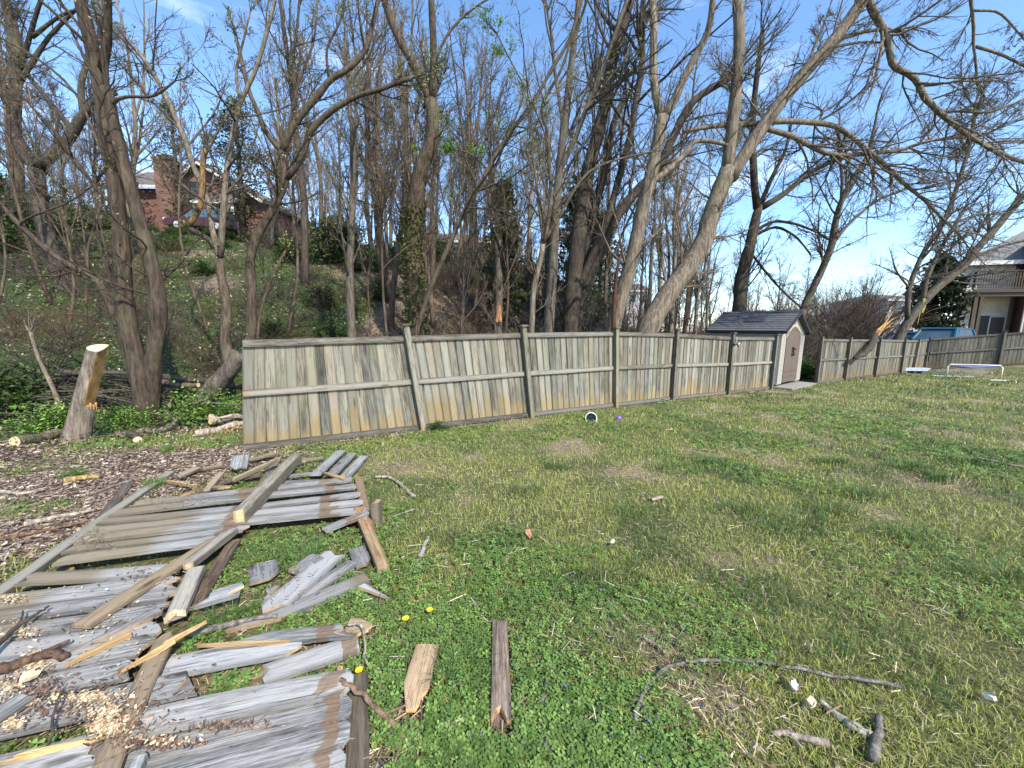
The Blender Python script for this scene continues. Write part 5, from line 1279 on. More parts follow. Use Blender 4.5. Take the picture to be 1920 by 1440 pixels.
# ------------------------------------------------------------------ young trees on the hillside (eight kinds, copied)
def young_tree(label, group, seed, Ht, r0_, color, forks=1, buds=0, lean=.04):
    r = np.random.default_rng(seed); K = 12
    zz = np.linspace(-.2, Ht, K); P0 = np.stack([np.cumsum(r.normal(lean, .10, K)) * Ht / 14, np.cumsum(r.normal(0, .10, K)) * Ht / 14, zz], 1); P0[:2, :2] *= .2; P0[:, :2] += (np.sin(np.linspace(0, r.uniform(2, 5), K))[:, None] * r.normal(0, .22, 2)) ; P0 = smooth(P0, 1)
    R0 = np.linspace(r0_, r0_ * .18, K)
    root = thing('young_tree', label, 'tree', (0, 0, 0), group=group); r0_ *= .66
    V, f = tube1(P0, R0, 7); obj('trunk', np_mesh('trunk', V, f, BARK, True), root, color=color)
    M1, Q1 = grow(P0[None], R0[None], 12 + 2 * forks, (.14, .34), (.3, .8), .07, 7, .6, .008, .28, .97, .10, seed + 1)
    M0, Q0 = grow(P0[None], R0[None], forks, (.45, .65), (.2, .45), .05, 7, .8, .01, .3, .6, .06, seed + 2)
    M1 = np.concatenate([M1, M0]); Q1 = np.concatenate([Q1, Q0])
    M2, Q2 = grow(M1, Q1, 7, (.3, .6), (.35, .9), .05, 5, .6, .006, .2, 1, .14, seed + 3)
    M3, Q3 = grow(M2, Q2, 8, (.35, .8), (.35, .9), .03, 3, .65, .0055, .1, 1, .18, seed + 4)
    V, f = cat([tubesN(M1, Q1, 4), tubesN(M2, Q2, 3)]); o = obj('branches', np_mesh('branches', V, f, BARK, True), root, color=color); o['kind'] = 'stuff'
    V, f = tubesN(M3, Q3, 3); o = obj('twigs', np_mesh('twigs', V, f, TWIG), root, color=color); o['kind'] = 'stuff'
    if buds:
        src = M3[:, 1:].reshape(-1, 3); C = src[r.integers(0, len(src), buds)] + r.normal(0, .06, (buds, 3))
        V, f, c = leaf_cards(C, .042, BUD if forks < 3 else FRESH, seed, .2); o = obj('leaves', np_mesh('leaves', V, f, LEAF, False, c), root); o['kind'] = 'stuff'
    return root
GA, GBn, GC = 'bare young trees on the wooded hillside', 'budding young trees on the wooded hillside', 'thin saplings on the wooded hillside'
protos = [young_tree('bare young brown tree among many on the wooded hillside', GA, 201, 11.5, .15, MIDB, 1, 260),
          young_tree('bare young brown tree among many on the wooded hillside', GA, 202, 12.5, .18, MIDB, 2, 300),
          young_tree('bare young brown tree among many on the wooded hillside', GA, 203, 10.0, .13, GREYB, 2),
          young_tree('young tree with yellow green buds on the wooded hillside', GBn, 204, 11.5, .14, GREYB, 2, 700),
          young_tree('young tree with yellow green buds on the wooded hillside', GBn, 205, 10.0, .12, MIDB, 1, 900),
          young_tree('thin pale sapling among the trunks on the wooded hillside', GC, 206, 6.5, .045, PALE, 1),
          young_tree('thin pale sapling among the trunks on the wooded hillside', GC, 207, 7.5, .055, GREYB, 1),
          young_tree('thin pale sapling among the trunks on the wooded hillside', GC, 208, 5.5, .04, PALE, 0)]
r = np.random.default_rng(99); used = [False] * 8; cnt = 0; tries = 0; placed = []
def zone_of(px, d_):
    a = 'left of the twin trunk' if px < 230 else 'below the brick house' if px < 480 else 'between forking tree and ivy clad trunk' if px < 790 else 'between ivy clad trunk and dark trunk cluster' if px < 1080 else 'behind the pale leaning trunks'
    return ('low on the slope ' if d_ < 17 else 'halfway up ' if d_ < 27 else 'on top ') + a
REG = ''
KIND = ['bare brown tree', 'bare brown tree', 'bare grey tree', 'tree with pale green buds', 'budding brown tree', 'thin pale sapling', 'thin grey sapling', 'thin short sapling']
def put(pi, x, y, s, rz_, col):
    global used
    loc = (x, y, float(H(x, y)))
    if not used[pi]:
        o = protos[pi]; o.location = loc; o.rotation_euler = (0, 0, rz_); o.scale = (s, s, s); used[pi] = True
        for c in o.children:
            if c.name.split('.')[0] != 'leaves': c.color = (*col, 1)
    else: o = dup(protos[pi], loc, rz_, s, color=col)
    o['label'] = KIND[pi] + ' ' + REG
while cnt < 185 and tries < 6000:
    tries += 1
    px = r.uniform(-150, 1330); d_ = 10 + 34 * r.random() ** 1.15
    q = P(px, 600, d_); x, y = q[0], d_; s, t = st(x, y)
    if t < 4.2: continue
    if px < 230 and r.random() < .35: continue
    if 255 < px < 505 and (d_ > 13 or r.random() < .5): continue
    if px > 1100 and r.random() < .35: continue
    if any((x - a) ** 2 + (y - b) ** 2 < (1.1 if d_ < 24 else .7) for a, b in placed): continue
    placed.append((x, y)); big = r.random() < ((.40 if d_ > 13 else .12) if px > 230 or d_ > 19 else 0)
    pi = int(r.integers(0, 5)) if big else int(r.integers(5, 8))
    REG = zone_of(px, d_); k = r.uniform(1.0, 1.6); put(pi, x, y, r.uniform(.75, 1.2), r.uniform(0, 6.28), tuple(c * k for c in [MIDB, GREYB, WARM, PALE, DARK][r.integers(0, 5)])); cnt += 1
GD = 'far bare trees beyond the fence at right'
far0 = None
for k in range(26):
    px = r.uniform(1230, 1700); d_ = r.uniform(30, 62); q = P(px, 600, d_); x, y = q[0], d_
    o = dup(protos[int(r.integers(0, 5))], (x, y, float(H(x, y)) - .2), r.uniform(0, 6.28), r.uniform(.6, .9), 'far bare tree standing beyond the fence and the shed', GD, tuple(c * r.uniform(.9, 1.3) for c in GREYB))

# ------------------------------------------------------------------ bare shrubs and thickets
def bare_shrub(name, label, group, seed, Ht, n, color, wide=.8):
    r = np.random.default_rng(seed); root = thing(name, label, 'shrub', (0, 0, 0), group=group)
    st0 = np.zeros((1, 2, 3)); st0[0, 1, 2] = .05
    a = r.uniform(0, 6.28, n); el = r.uniform(.1, wide, n); d = np.stack([np.cos(a) * np.sin(el), np.sin(a) * np.sin(el), np.cos(el)], 1)
    L = Ht * r.uniform(.6, 1.1, n); cur = np.stack([np.cos(a), np.sin(a), np.zeros(n)], 1) * r.uniform(0, .25, n)[:, None]; pts = [cur]
    for k in range(7):
        d = d + r.normal(0, .10, d.shape) - np.array([0, 0, .02 * k]); d /= np.linalg.norm(d, axis=1, keepdims=True); cur = cur + d * (L / 7)[:, None]; pts.append(cur)
    S = np.stack(pts, 1); R = np.linspace(.018, .006, 8)[None] * r.uniform(.7, 1.4, n)[:, None] * Ht / 3
    A2, B2 = grow(S, R, 8, (.25, .55), (.3, .9), .03, 5, .6, .005, .2, 1, .15, seed + 1); A3, B3 = grow(A2, B2, 5, (.3, .7), (.3, 1.0), .02, 3, .6, .0045, .1, 1, .2, seed + 2)
    V, f = tubesN(S, R, 5); o = obj('stems', np_mesh('stems', V, f, BARK, True), root, color=color)
    V, f = cat([tubesN(A2, B2, 3), tubesN(A3, B3, 3)]); o = obj('twigs', np_mesh('twigs', V, f, TWIG), root, color=color); o['kind'] = 'stuff'
    return root
GS = 'bare tangled shrubs in the woods behind the fence'
sp_ = [bare_shrub('bare_shrub', 'bare tangled shrub in the woods behind the fence', GS, 301, 2.6, 16, GREYB), bare_shrub('bare_shrub', 'bare tangled shrub in the woods behind the fence', GS, 302, 3.2, 20, WARM, 1.0), bare_shrub('bare_shrub', 'bare tangled shrub in the woods behind the fence', GS, 303, 2.2, 14, MIDB, 1.2)]
firstS = [True] * 3
for k in range(175):
    if k >= 120: px = r.uniform(-60, 760); d_ = r.uniform(8.5, 20)
    elif k < 30: px = r.uniform(-60, 700); d_ = r.uniform(9.5, 24)
    elif k < 82: px = r.uniform(760, 1340); d_ = r.uniform(11, 26)
    else: px = r.uniform(1340, 1520); d_ = r.uniform(18, 40)
    q = P(px, 600, d_); x, y = q[0], d_; s, t = st(x, y)
    if t < 2.6 or (5 < s < 19 and t < 3.4) or (k < 120 and 240 < px < 520 and d_ > 13): continue
    i = int(r.integers(0, 3)); loc = (x, y, float(H(x, y)) - .05); s_ = r.uniform(.7, 1.25) * (.45 if k >= 120 else 1.1 if px > 900 else .8); col = tuple(c * r.uniform(.7, 1.25) for c in [GREYB, WARM, MIDB][r.integers(0, 3)])
    lab = 'bare tangled shrub ' + (zone_of(px, d_) if px < 1340 else 'among the woods behind the shed')
    if firstS[i]:
        sp_[i]['label'] = lab; sp_[i].location = loc; sp_[i].scale = (s_,) * 3; firstS[i] = False
    else: dup(sp_[i], loc, r.uniform(0, 6.28), s_, lab, color=col)
GT = 'brown bare thicket left of the corner tree'
tp0 = bare_shrub('thicket', 'large brown bare thicket behind the fence between shed and corner tree', GT, 311, 5.2, 34, (.17, .115, .09), .75)
tl = [(1560, 25.5, 1.0), (1600, 27, 1.15), (1622, 27, .95), (1530, 28, .95), (1585, 31, 1.2), (1500, 30, 1.0), (1592, 33, 1.2), (1470, 33, 1.0), (1440, 30, .9)]
for k, (px, d_, s_) in enumerate(tl):
    q = P(px, 600, d_); loc = (q[0], d_, float(H(q[0], d_)) - .1)
    if k == 0: tp0.location = loc
    else: dup(tp0, loc, k * 1.3, s_, color=(.17 + .02 * (k % 3), .12 + .012 * (k % 3), .09))
# ------------------------------------------------------------------ evergreens and leafy bushes
def evergreen(name, label, px, d, ptop, wpx, seed, cols, n=9000, base=None, group=None, cone=1.0, size=.10):
    r = np.random.default_rng(seed); q = P(px, 600, d); x, y = q[0], d; z0 = float(H(x, y)); zt = P(px, ptop, d)[2]; Ht = zt - z0; W = wpx / F * d / 2
    root = thing(name, label, 'tree', (x, y, z0), group=group)
    V, f = tube1(np.array([[0, 0, -.2], [.05, 0, Ht * .4], [0, .05, Ht * .97]]), np.array([.14, .09, .02]) * Ht / 5, 7); obj('trunk', np_mesh('trunk', V, f, BARK, True), root, color=DARK)
    nb = int(70 + Ht * 12); zb = Ht * (.08 + .9 * r.random(nb)); rad = W * np.minimum(1, (1.06 - zb / Ht) * 1.9 * cone) * r.uniform(.55, 1.15, nb); a = r.uniform(0, 6.28, nb)
    tip = np.stack([np.cos(a) * rad, np.sin(a) * rad, zb + rad * r.uniform(-.1, .5, nb)], 1); st_ = np.stack([0 * a, 0 * a, zb], 1)
    S = np.stack([st_ + (tip - st_) * k for k in (0, .35, .7, 1)], 1); S[:, 1:3] += r.normal(0, .04, S[:, 1:3].shape)
    V, f = tubesN(S, np.full((nb, 4), .012) * np.linspace(1.5, .4, 4), 3); o = obj('branches', np_mesh('branches', V, f, BARK, True), root, color=DARK); o['kind'] = 'stuff'
    ib = r.integers(0, nb, n); u = (1 - r.random(n) ** 1.7 * .9)[:, None]; C = st_[ib] + (tip[ib] - st_[ib]) * u + r.normal(0, .09 + .035 * W, (n, 3))
    V, f, c = leaf_cards(C, size, cols, seed, .1); tone = (r.uniform(.55, 1.35, nb)[ib]); c = c * np.repeat(tone, 4)[:, None]
    o = obj('foliage', np_mesh('foliage', V, f, LEAF, False, c), root); o['kind'] = 'stuff'
    return root
CED = [(.06, .085, .032), (.085, .105, .04), (.045, .065, .028), (.13, .115, .055)]
GE = 'dark cedars on the hillside'
evergreen('cedar_tree', 'dark green columnar cedar right of the slender leaning tree', 942, 17, 338, 90, 401, CED, 5200, cone=.8, group=GE)
evergreen('cedar_tree', 'wide dark cedar behind the cluster of leaning trunks', 1078, 18.5, 325, 140, 402, CED, 5200, group=GE)
evergreen('cedar_tree', 'low dark cedar below the second house on the hill', 640, 21, 415, 110, 403, CED, 4200, group=GE)
evergreen('cedar_tree', 'feathery cedar seen behind the wide forking tree at left', 468, 24, 190, 130, 404, [(.045, .05, .025), (.06, .055, .03), (.03, .035, .02)], 4200, group=GE, size=.09)
evergreen('cedar_tree', 'dark cedar behind the pale tall trunk', 1120, 22, 400, 100, 405, CED, 3200, group=GE)
evergreen('cedar_tree', 'thin dark evergreen between the twin trunks and the crooked tree', 355, 27, 185, 50, 406, CED, 1800, group=GE, size=.09)
MAG = [(.018, .032, .014), (.028, .045, .018), (.04, .055, .024), (.012, .02, .01)]
evergreen('magnolia_tree', 'dark broad leaved magnolia in front of the pale brick house', 1750, 27.5, 478, 84, 407, MAG, 5200, cone=1.05, size=.17)
PUR = [(.10, .03, .035), (.14, .045, .05), (.07, .03, .03)]
evergreen('plum_tree', 'purple leaved tree beside the brick house chimney', 250, 29, 305, 90, 408, PUR, 2600, cone=1.1, size=.10)
evergreen('broadleaf_evergreen', 'green tree mass at the left edge of the hillside', 5, 24, 330, 150, 409, [(.05, .085, .025), (.07, .11, .03), (.035, .06, .02)], 8000, cone=1.2, size=.12)

def bush_mesh_set(seed, R, Ht, n, cols, size):
    r = np.random.default_rng(seed); nb = 46
    a = r.uniform(0, 6.28, nb); el = np.arccos(r.uniform(.0, 1, nb)); L = r.uniform(.5, 1.05, nb)
    tip = np.stack([np.cos(a) * np.sin(el) * R * L, np.sin(a) * np.sin(el) * R * L, (np.cos(el) * .95 + .08) * Ht * L], 1)
    S = np.stack([tip * k for k in (0, .35, .7, 1)], 1); S[:, 1:3] += r.normal(0, .05, S[:, 1:3].shape)
    V, f = tubesN(S, np.full((nb, 4), .010) * np.linspace(1.4, .4, 4), 3); ms = np_mesh('stems', V, f, BARK, True)
    ib = r.integers(0, nb, n); u = (1 - r.random(n) ** 1.5 * .75)[:, None]; C = tip[ib] * u + r.normal(0, .06 + .05 * R, (n, 3)); C[:, 2] = np.maximum(C[:, 2], .02)
    V, f, c = leaf_cards(C, size, cols, seed, .5); c = c * np.repeat(r.uniform(.6, 1.3, nb)[ib], 4)[:, None]
    return ms, np_mesh('leaves', V, f, LEAF, False, c)
HON = [(.13, .25, .04), (.17, .30, .055), (.09, .18, .03), (.21, .33, .07)]
DGR = [(.045, .085, .022), (.06, .11, .028), (.035, .065, .018), (.085, .13, .035)]
SETS = {'bright': [bush_mesh_set(501 + i, .8, .95, 2600, HON, .038) for i in range(2)], 'dark': [bush_mesh_set(511 + i, 1.0, 1.0, 2200, DGR, .06) for i in range(3)]}
def bush(kind, label, x, y, s, group=None, sz=None, cat_='bush'):
    ms, ml = SETS[kind][random.randrange(len(SETS[kind]))]
    root = thing('leafy_bush', label, cat_, (x, y, float(H(x, y)) - .03), random.uniform(0, 6.28), group); root.scale = (s, s, s * (sz or 1))
    k = random.uniform(.85, 1.15)
    o = obj('stems', ms, root, color=MIDB); o = obj('leaves', ml, root, color=(k, k, k * .95)); o['kind'] = 'stuff'; return root
def bpx(kind, label, px, d, s, **kw): q = P(px, 600, d); return bush(kind, label, q[0], d, s, **kw)
def bgx(kind, label, px, py, s, **kw): q = G(px, py); return bush(kind, label, q[0], q[1], s, **kw)
bpx('bright', 'bright green honeysuckle bush between the twin trunk and the fence end', 362, 6.9, .82)
bpx('bright', 'smaller bright green bush under the leaning mossy trunk', 405, 7.7, .75)
bpx('bright', 'green bush filling the gap right of the sawn stump', 212, 6.6, .62)
bpx('bright', 'low green bush left of the sawn stump', 66, 6.9, .75)
bpx('dark', 'dark green bush at the far left edge behind the brush heap', -10, 7.6, .9)
bgx('bright', 'small light green weed on the wood chips near the stump log', 140, 893, .20, sz=.8, cat_='weed')
bgx('bright', 'small bright weed on the bare soil left of the cut fence end', 318, 843, .17, sz=.9, cat_='weed')
bgx('bright', 'green weed growing beside the long thin rail', 288, 915, .19, sz=.8, cat_='weed')
bgx('dark', 'tuft of weeds at the foot of the first fence post', 822, 806, .22, sz=.9, cat_='weed')
GH = 'green bushes on the hillside'
hb = [(352, 25.6, .75), (404, 25.2, .6), (300, 25, .55), (335, 24.5, .5), (275, 25.5, .6), (440, 24, .6), (480, 24, .7), (345, 21.5, .7), (425, 21.6, .7), (520, 24, .9), (60, 19, 1.6), (110, 20, 1.4), (20, 17, 1.5), (160, 22, 1.6), (200, 24, 1.4), (90, 24, 1.9), (140, 25, 1.8), (30, 22, 1.8), (230, 25.5, 1.3),
      (600, 15.5, .9), (625, 13, .7), (560, 20, 1.2), (690, 20, 1.3), (720, 17, 1.0), (650, 24, 1.4), (760, 22, 1.3), (820, 24, 1.4), (870, 21, 1.2), (900, 25, 1.3), (985, 14, .9), (1010, 16, 1.1), (1040, 13, .8), (960, 22, 1.4), (1110, 14.5, .9), (1060, 24, 1.4), (1180, 17, .9), (1000, 27, 1.5), (1260, 13.6, .8), (1245, 15, .7), (1310, 16, .8), (1525, 18, .9), (1512, 16.2, .7), (1150, 22, 1.2), (1290, 26, 1.3), (1400, 30, 1.4), (1350, 28, 1.4), (505, 12.5, .55), (390, 17, .7), (330, 20, .8)]
for px, d, s in hb: bpx('dark', 'rounded green bush ' + (zone_of(px, d) if px < 1340 else 'behind the shed'), px, d, s, group=GH)

# ------------------------------------------------------------------ sawn stump, logs and brush heaps
sb = g0(140, 819); stp = P(186, 652, 5.85)
st_ = thing('leaning_stump', 'leaning sawn tree stump with torn yellow side at left', 'stump', sb)
n = 22; ring = []; Kk = 14; axis_ = stp - sb; V = []; f = []; colf = []
tdir = np.linspace(0, 1, Kk)
for i, tt in enumerate(tdir):
    c = axis_ * tt; R_ = .156 - .022 * min(1, tt * 1.6) + .02 * max(0, 1 - tt * 9)
    for k in range(n):
        a = 2 * math.pi * k / n; rr = R_ * (1 + .03 * math.sin(3 * a + tt * 4)); 
        x_, y_ = math.cos(a) * rr, math.sin(a) * rr
        # the torn flat: the right-front side is split off from .33 of the height upward
        nd = np.array([.95, .31]); dd = x_ * nd[0] + y_ * nd[1]
        cutd = .42 * R_ if tt > .36 else R_ * 2
        if dd > cutd: x_ -= (dd - cutd) * nd[0]; y_ -= (dd - cutd) * nd[1]
        V.append(c + np.array([x_, y_, 0 if tt < 1 else .05 * math.cos(a - 2.2)]))
V = np.array(V)
for i in range(Kk - 1):
    for k in range(n): f.append((i * n + k, i * n + (k + 1) % n, (i + 1) * n + (k + 1) % n, (i + 1) * n + k))
isr = []
for q in f:
    cc = V[list(q)].mean(0); tt = q[0] // n / (Kk - 1); c = axis_ * (tt + .5 / (Kk - 1)); e_ = cc - c; R_ = .156 - .022 * min(1, tt * 1.6)
    isr.append(1 if tt > .34 and math.cos(2 * math.pi * (q[0] % n + .5) / n - math.atan2(.31, .95)) > .46 else 0)
TORN = plain('torn_stump_wood', (.42, .235, .085), .85, .45, 9)
# barked body and the exposed wood are separate parts
fb = [q for q, z in zip(f, isr) if not z]; ft = [q for q, z in zip(f, isr) if z]
def compact(V, f):
    u = sorted({i for q in f for i in q}); mp_ = {a: b for b, a in enumerate(u)}; return V[u], [tuple(mp_[i] for i in q) for q in f]
V1, f1 = compact(V, fb); obj('bark', np_mesh('bark', V1, f1, BARK, True), st_, color=(.24, .195, .15))
V1, f1 = compact(V + np.array([.002, -.001, 0]), ft); obj('torn_face', np_mesh('torn_face', V1, f1, TORN, False), st_)
topr = V[(Kk - 1) * n:]; cV = np.concatenate([topr, topr.mean(0, keepdims=True) + np.array([[0, 0, .004]])])
obj('sawn_top', np_mesh('sawn_top', cV, [(k, (k + 1) % n, n) for k in range(n)], plain('pale_sawn_wood', (.60, .49, .30), .8, .12, 20), False), st_)
for k in range(9):
    a = .6 + .1 * k; p = axis_ * (.36 + .02 * (k % 3)) + np.array([.075 + .006 * (k - 4), -.02 + .02 * (k - 4), 0])
    m_ = MB().tube([p, p + np.array([.012, -.01, -.07 - .02 * (k % 3)])], [.018, .004], 4); obj('splinter', m_.mesh('splinter', TORN), st_)

def log(label, p0, p1, r0_, r1_, color, cut=(.55, .40, .22), name='fallen_log', group='logs and branches on the ground', bend=.03, n=12, cat_='log'):
    p0 = np.array(p0); p1 = np.array(p1); K = 9; r = np.random.default_rng(abs(hash(label)) % 1000 + 1) if False else np.random.default_rng(len(label) * 7)
    Q = np.array([p0 + (p1 - p0) * t for t in np.linspace(0, 1, K)]); Q[1:-1] += r.normal(0, bend, (K - 2, 3)); Q = smooth(Q, 1); R = np.linspace(r0_, r1_, K) * r.uniform(.93, 1.07, K)
    root = thing(name, label, cat_, p0, group=group); V, f = tube1(Q - p0, R, n, False); V += r.normal(0, R.mean() * .04, V.shape); obj('bark', np_mesh('bark', V, f, BARK, True), root, color=color)
    CW = plain('log_end', cut, .8, .18, 18)
    for s_, base_ in ((0, 0), (1, (K - 1) * n)):
        ends = V[base_:base_ + n]; cV = np.concatenate([ends, ends.mean(0, keepdims=True)]); obj('cut_end', np_mesh('cut_end', cV, [(k, (k + 1) % n, n) if s_ else ((k + 1) % n, k, n) for k in range(n)], CW), root)
    return root
gz_ = lambda px, py, r_: g0(px, py) + np.array([0, 0, r_ * .8])
log('mossy log lying on the ground left of the sawn stump', gz_(28, 832, .08), gz_(122, 806, .07), .075, .085, (.20, .17, .11))
log('short cut log with its round pale end facing the camera', gz_(258, 824, .05), gz_(244, 806, .05), .052, .05, (.10, .085, .07), (.72, .46, .28))
log('grey branch log lying under the twin trunk', gz_(218, 812, .045), gz_(318, 800, .045), .05, .042, (.26, .21, .16))
log('forked end of the grey branch log pointing up', gz_(312, 800, .04), gz_(330, 792, .04) + np.array([.05, .0, .17]), .04, .028, (.26, .21, .16))
log('front pale birch log lying against the cut fence end', gz_(366, 812, .06), gz_(462, 796, .06), .06, .055, (.48, .38, .30))
log('upper pale birch log lying behind the front birch log', gz_(395, 796, .06) + np.array([0, 0, .07]), gz_(470, 780, .06) + np.array([0, 0, .12]), .06, .05, (.50, .42, .33))
log('pale split log chunk on top of the birch logs', gz_(388, 794, .06) + np.array([0, .05, .14]), gz_(420, 790, .05) + np.array([0, .05, .10]), .05, .06, (.58, .46, .30))
log('dark rotten log lying behind the sawn stump', P(112, 694, 8.2), P(252, 702, 8.4), .055, .04, (.10, .08, .065))
log('long dark log on the slope behind the honeysuckle', P(290, 705, 9.0), P(462, 726, 8.4), .08, .07, (.10, .075, .06))
log('reddish log lying behind the honeysuckle bush', P(300, 716, 8.4), P(372, 722, 8.2), .06, .05, (.18, .12, .09))
log('orange torn branch piece beside the birch logs', gz_(425, 806, .03), gz_(458, 802, .03), .028, .02, (.42, .26, .12), (.5, .3, .14))

def brush(label, x, y, W, D_, n, seed, Hh=.5, color=(.10, .08, .065)):
    r = np.random.default_rng(seed); z0 = float(H(x, y)); root = thing('brush_heap', label, 'brush heap', (x, y, z0))
    c = np.stack([r.normal(0, W / 2.5, n), r.normal(0, D_ / 2.5, n), np.abs(r.normal(0, Hh / 2, n))], 1); a = r.normal(.1, .5, n); L = r.uniform(.4, 1.8, n)
    d = np.stack([np.cos(a), np.sin(a) * .6, r.normal(0, .18, n)], 1); d /= np.linalg.norm(d, axis=1, keepdims=True)
    pts = np.stack([c + d * (L * k)[:, None] for k in np.linspace(-.5, .5, 5)], 1); pts[:, 1:4] += r.normal(0, .03, pts[:, 1:4].shape)
    hz = H(pts[..., 0] + x, pts[..., 1] + y) - z0; pts[..., 2] = np.maximum(pts[..., 2] * .8 + hz * .7, hz + .015)
    R = r.uniform(.006, .026, n)[:, None] * np.linspace(1.1, .5, 5)
    V, f = tubesN(pts, R, 5); o = obj('dead_sticks', np_mesh('dead_sticks', V, f, BARK, True), root, color=color); o['kind'] = 'stuff'
    A, B = grow(pts, R, 3, (.2, .5), (.4, 1.0), 0, 4, .6, .004, .2, 1, .15, seed); V, f = tubesN(A, B, 3); o = obj('twigs', np_mesh('twigs', V, f, TWIG), root, color=color); o['kind'] = 'stuff'
q = P(40, 720, 7.9); brush('heap of dead brown sticks at the left edge behind the stump log', q[0], 7.9, 2.4, 1.2, 110, 601, .5)
q = P(230, 720, 8.6); brush('low tangle of dead sticks behind the twin trunk', q[0], 8.6, 2.0, 1.0, 70, 602, .3)
q = P(430, 740, 7.4); brush('pile of thin grey sticks behind the cut fence end', q[0], 7.4, 1.3, .7, 80, 603, .35, (.15, .125, .105))

# broken branch hanging over the far fence
bp = P(1608, 672, 18.2); b1 = P(1622, 655, 18.4); b2 = P(1640, 634, 18.6); b3 = P(1640, 636, 18.6)
br = thing('broken_branch', 'snapped branch with bright orange torn wood hanging over the far fence', 'branch', b2)
def infront(px, py, off=-.35):             # a point just on the yard side of the fence line
    dd = np.linspace(8, 24, 800); Q = np.array([P(px, py, d_) for d_ in dd]); t_ = st(Q[:, 0], Q[:, 1])[1]; return Q[int(np.argmin(np.abs(t_ - off)))]
pts = [infront(1602, 671), infront(1618, 665), infront(1631, 652), infront(1638, 640, -.2), P(1642, 627, b2[1])]
obj('bark_limb', MB().tube([p - b2 for p in pts], [.05, .10, .13, .13, .10], 9).mesh('bark_limb', BARK, True), br, color=DARK)
mb = MB(); rB = np.random.default_rng(5)
for k in range(15):
    o1, o2 = rB.normal(0, 2.2), rB.normal(0, 4.0); Lk = rB.uniform(.62, 1.05)
    a = P(1637 + o1 * .8, 640, b2[1] + .1); c = P(1637 + 17 * Lk + o1 * 1.3, 640 - 27 * Lk, b2[1] + rB.normal(.1, .1)); e_ = P(1637 + 42 * Lk + o2 * .8, 640 - 48 * Lk + o2, b2[1] + rB.normal(.1, .15))
    mb.tube([a - b2, c - b2, e_ - b2], [.03, .035, .006], 4)
obj('torn_wood', mb.mesh('torn_wood', plain('bright_torn_wood', (.60, .34, .13), .8, .4, 14)), br)
# yellow strap hanging in the corner tree
q = P(1733, 578, 22.3); o = thing('yellow_strap', 'yellow strap hanging from the corner tree', 'strap', q)
obj('strap', MB().tube([(-.12, 0, .55), (-.05, 0, .1), (-.1, 0, -.25)], [.07, .09, .06], 6).tube([(-.25, 0, -.9), (-.2, 0, -.2), (.0, 0, .5)], [.015, .02, .02], 5).mesh('strap', plain('yellow_cloth', (.38, .36, .06), .7)), o)

# ------------------------------------------------------------------ leaf litter and green ground cover of the woods
def woodpts(n, r0_=6.5, r1_=34, a0=-1.0, a1=.62):
    rr = r0_ * (r1_ / r0_) ** rng.random(n); a = rng.uniform(a0, a1, n); x = rr * np.sin(a); y = rr * np.cos(a)
    _, wi_ = zones(x, y); k = rng.random(n) < wi_; return x[k], y[k], rr[k]
x, y, rr = woodpts(90000)
n2_ = fnoise(x * .25, y * .25, 41); g_ = sm(.36, .52, n2_ + .34 * sm(-1, -9, x))
kl = rng.random(len(x)) > g_ * .45
C = np.stack([x, y, H(x, y) + .02], 1)[kl]
V, f, c = leaf_cards(C, .016 * (1 + rr[kl] / 9), [(.30, .215, .145), (.22, .15, .10), (.40, .31, .22), (.14, .095, .065), (.48, .40, .31)], 701, 1.0)
o = obj('leaf_litter', np_mesh('leaf_litter', V, f, LITTER, False, c)); tag(o, 'brown fallen leaves covering the wooded slope', 'leaf litter', kind='stuff')
x, y, rr = woodpts(190000)
n2_ = fnoise(x * .25, y * .25, 41); n3_ = fnoise(x * .9, y * .9, 43); g_ = sm(.45, .66, n2_ + .22 * sm(-1, -9, x) + .45 * (n3_ - .5))
kg = rng.random(len(x)) < g_ * .6 + .04
x, y, rr = x[kg], y[kg], rr[kg]
C = np.stack([x, y, H(x, y) + rng.uniform(.01, .13, len(x))], 1)
V, f, c = leaf_cards(C, .0125 * (1 + rr / 8), [(.075, .105, .034), (.055, .08, .026), (.10, .13, .045), (.14, .15, .065), (.13, .11, .065)], 702, .8)
o = obj('ground_ivy', np_mesh('ground_ivy', V, f, LEAF, False, c)); tag(o, 'low green ivy and weeds spreading over the wooded slope', 'ground cover', kind='stuff')

# ------------------------------------------------------------------ the lawn: grass, clover, tufts
def covered(x, y, z=0):
    k = np.zeros(len(x), bool)
    for a, b_, W in RECTS:
        d = b_ - a; L = np.linalg.norm(d); d = d / max(L, 1e-6); qx = x - a[0]; qy = y - a[1]; u = qx * d[0] + qy * d[1]; v = -qx * d[1] + qy * d[0]
        k |= (u > -.01) & (u < L + .01) & (np.abs(v) < W / 2 + .008)
    return k
def lawn_ok(x, y):
    s, t = st(x, y); m_ = mulch(x, y)
    right = (x - 21.8) * (-ru[1]) + (y - 21.6) * ru[0]         # on the yard side of the far right fence
    front = (t < -.03) | ((s < -.1) & (t < 2.0 + .8 * (fnoise(x, y, 9) - .5)))
    return front & (right < -.05) & (x > -8.5) & (y > .6), m_
def sample(n, r0_, r1_, a0=-1.02, a1=1.16):
    rr = r0_ * (r1_ / r0_) ** rng.random(n); a = rng.uniform(a0, a1, n); return rr * np.sin(a), rr * np.cos(a), rr
PALS = np.array([[.37, .40, .10], [.25, .32, .08], [.105, .17, .05], [.48, .42, .24]])
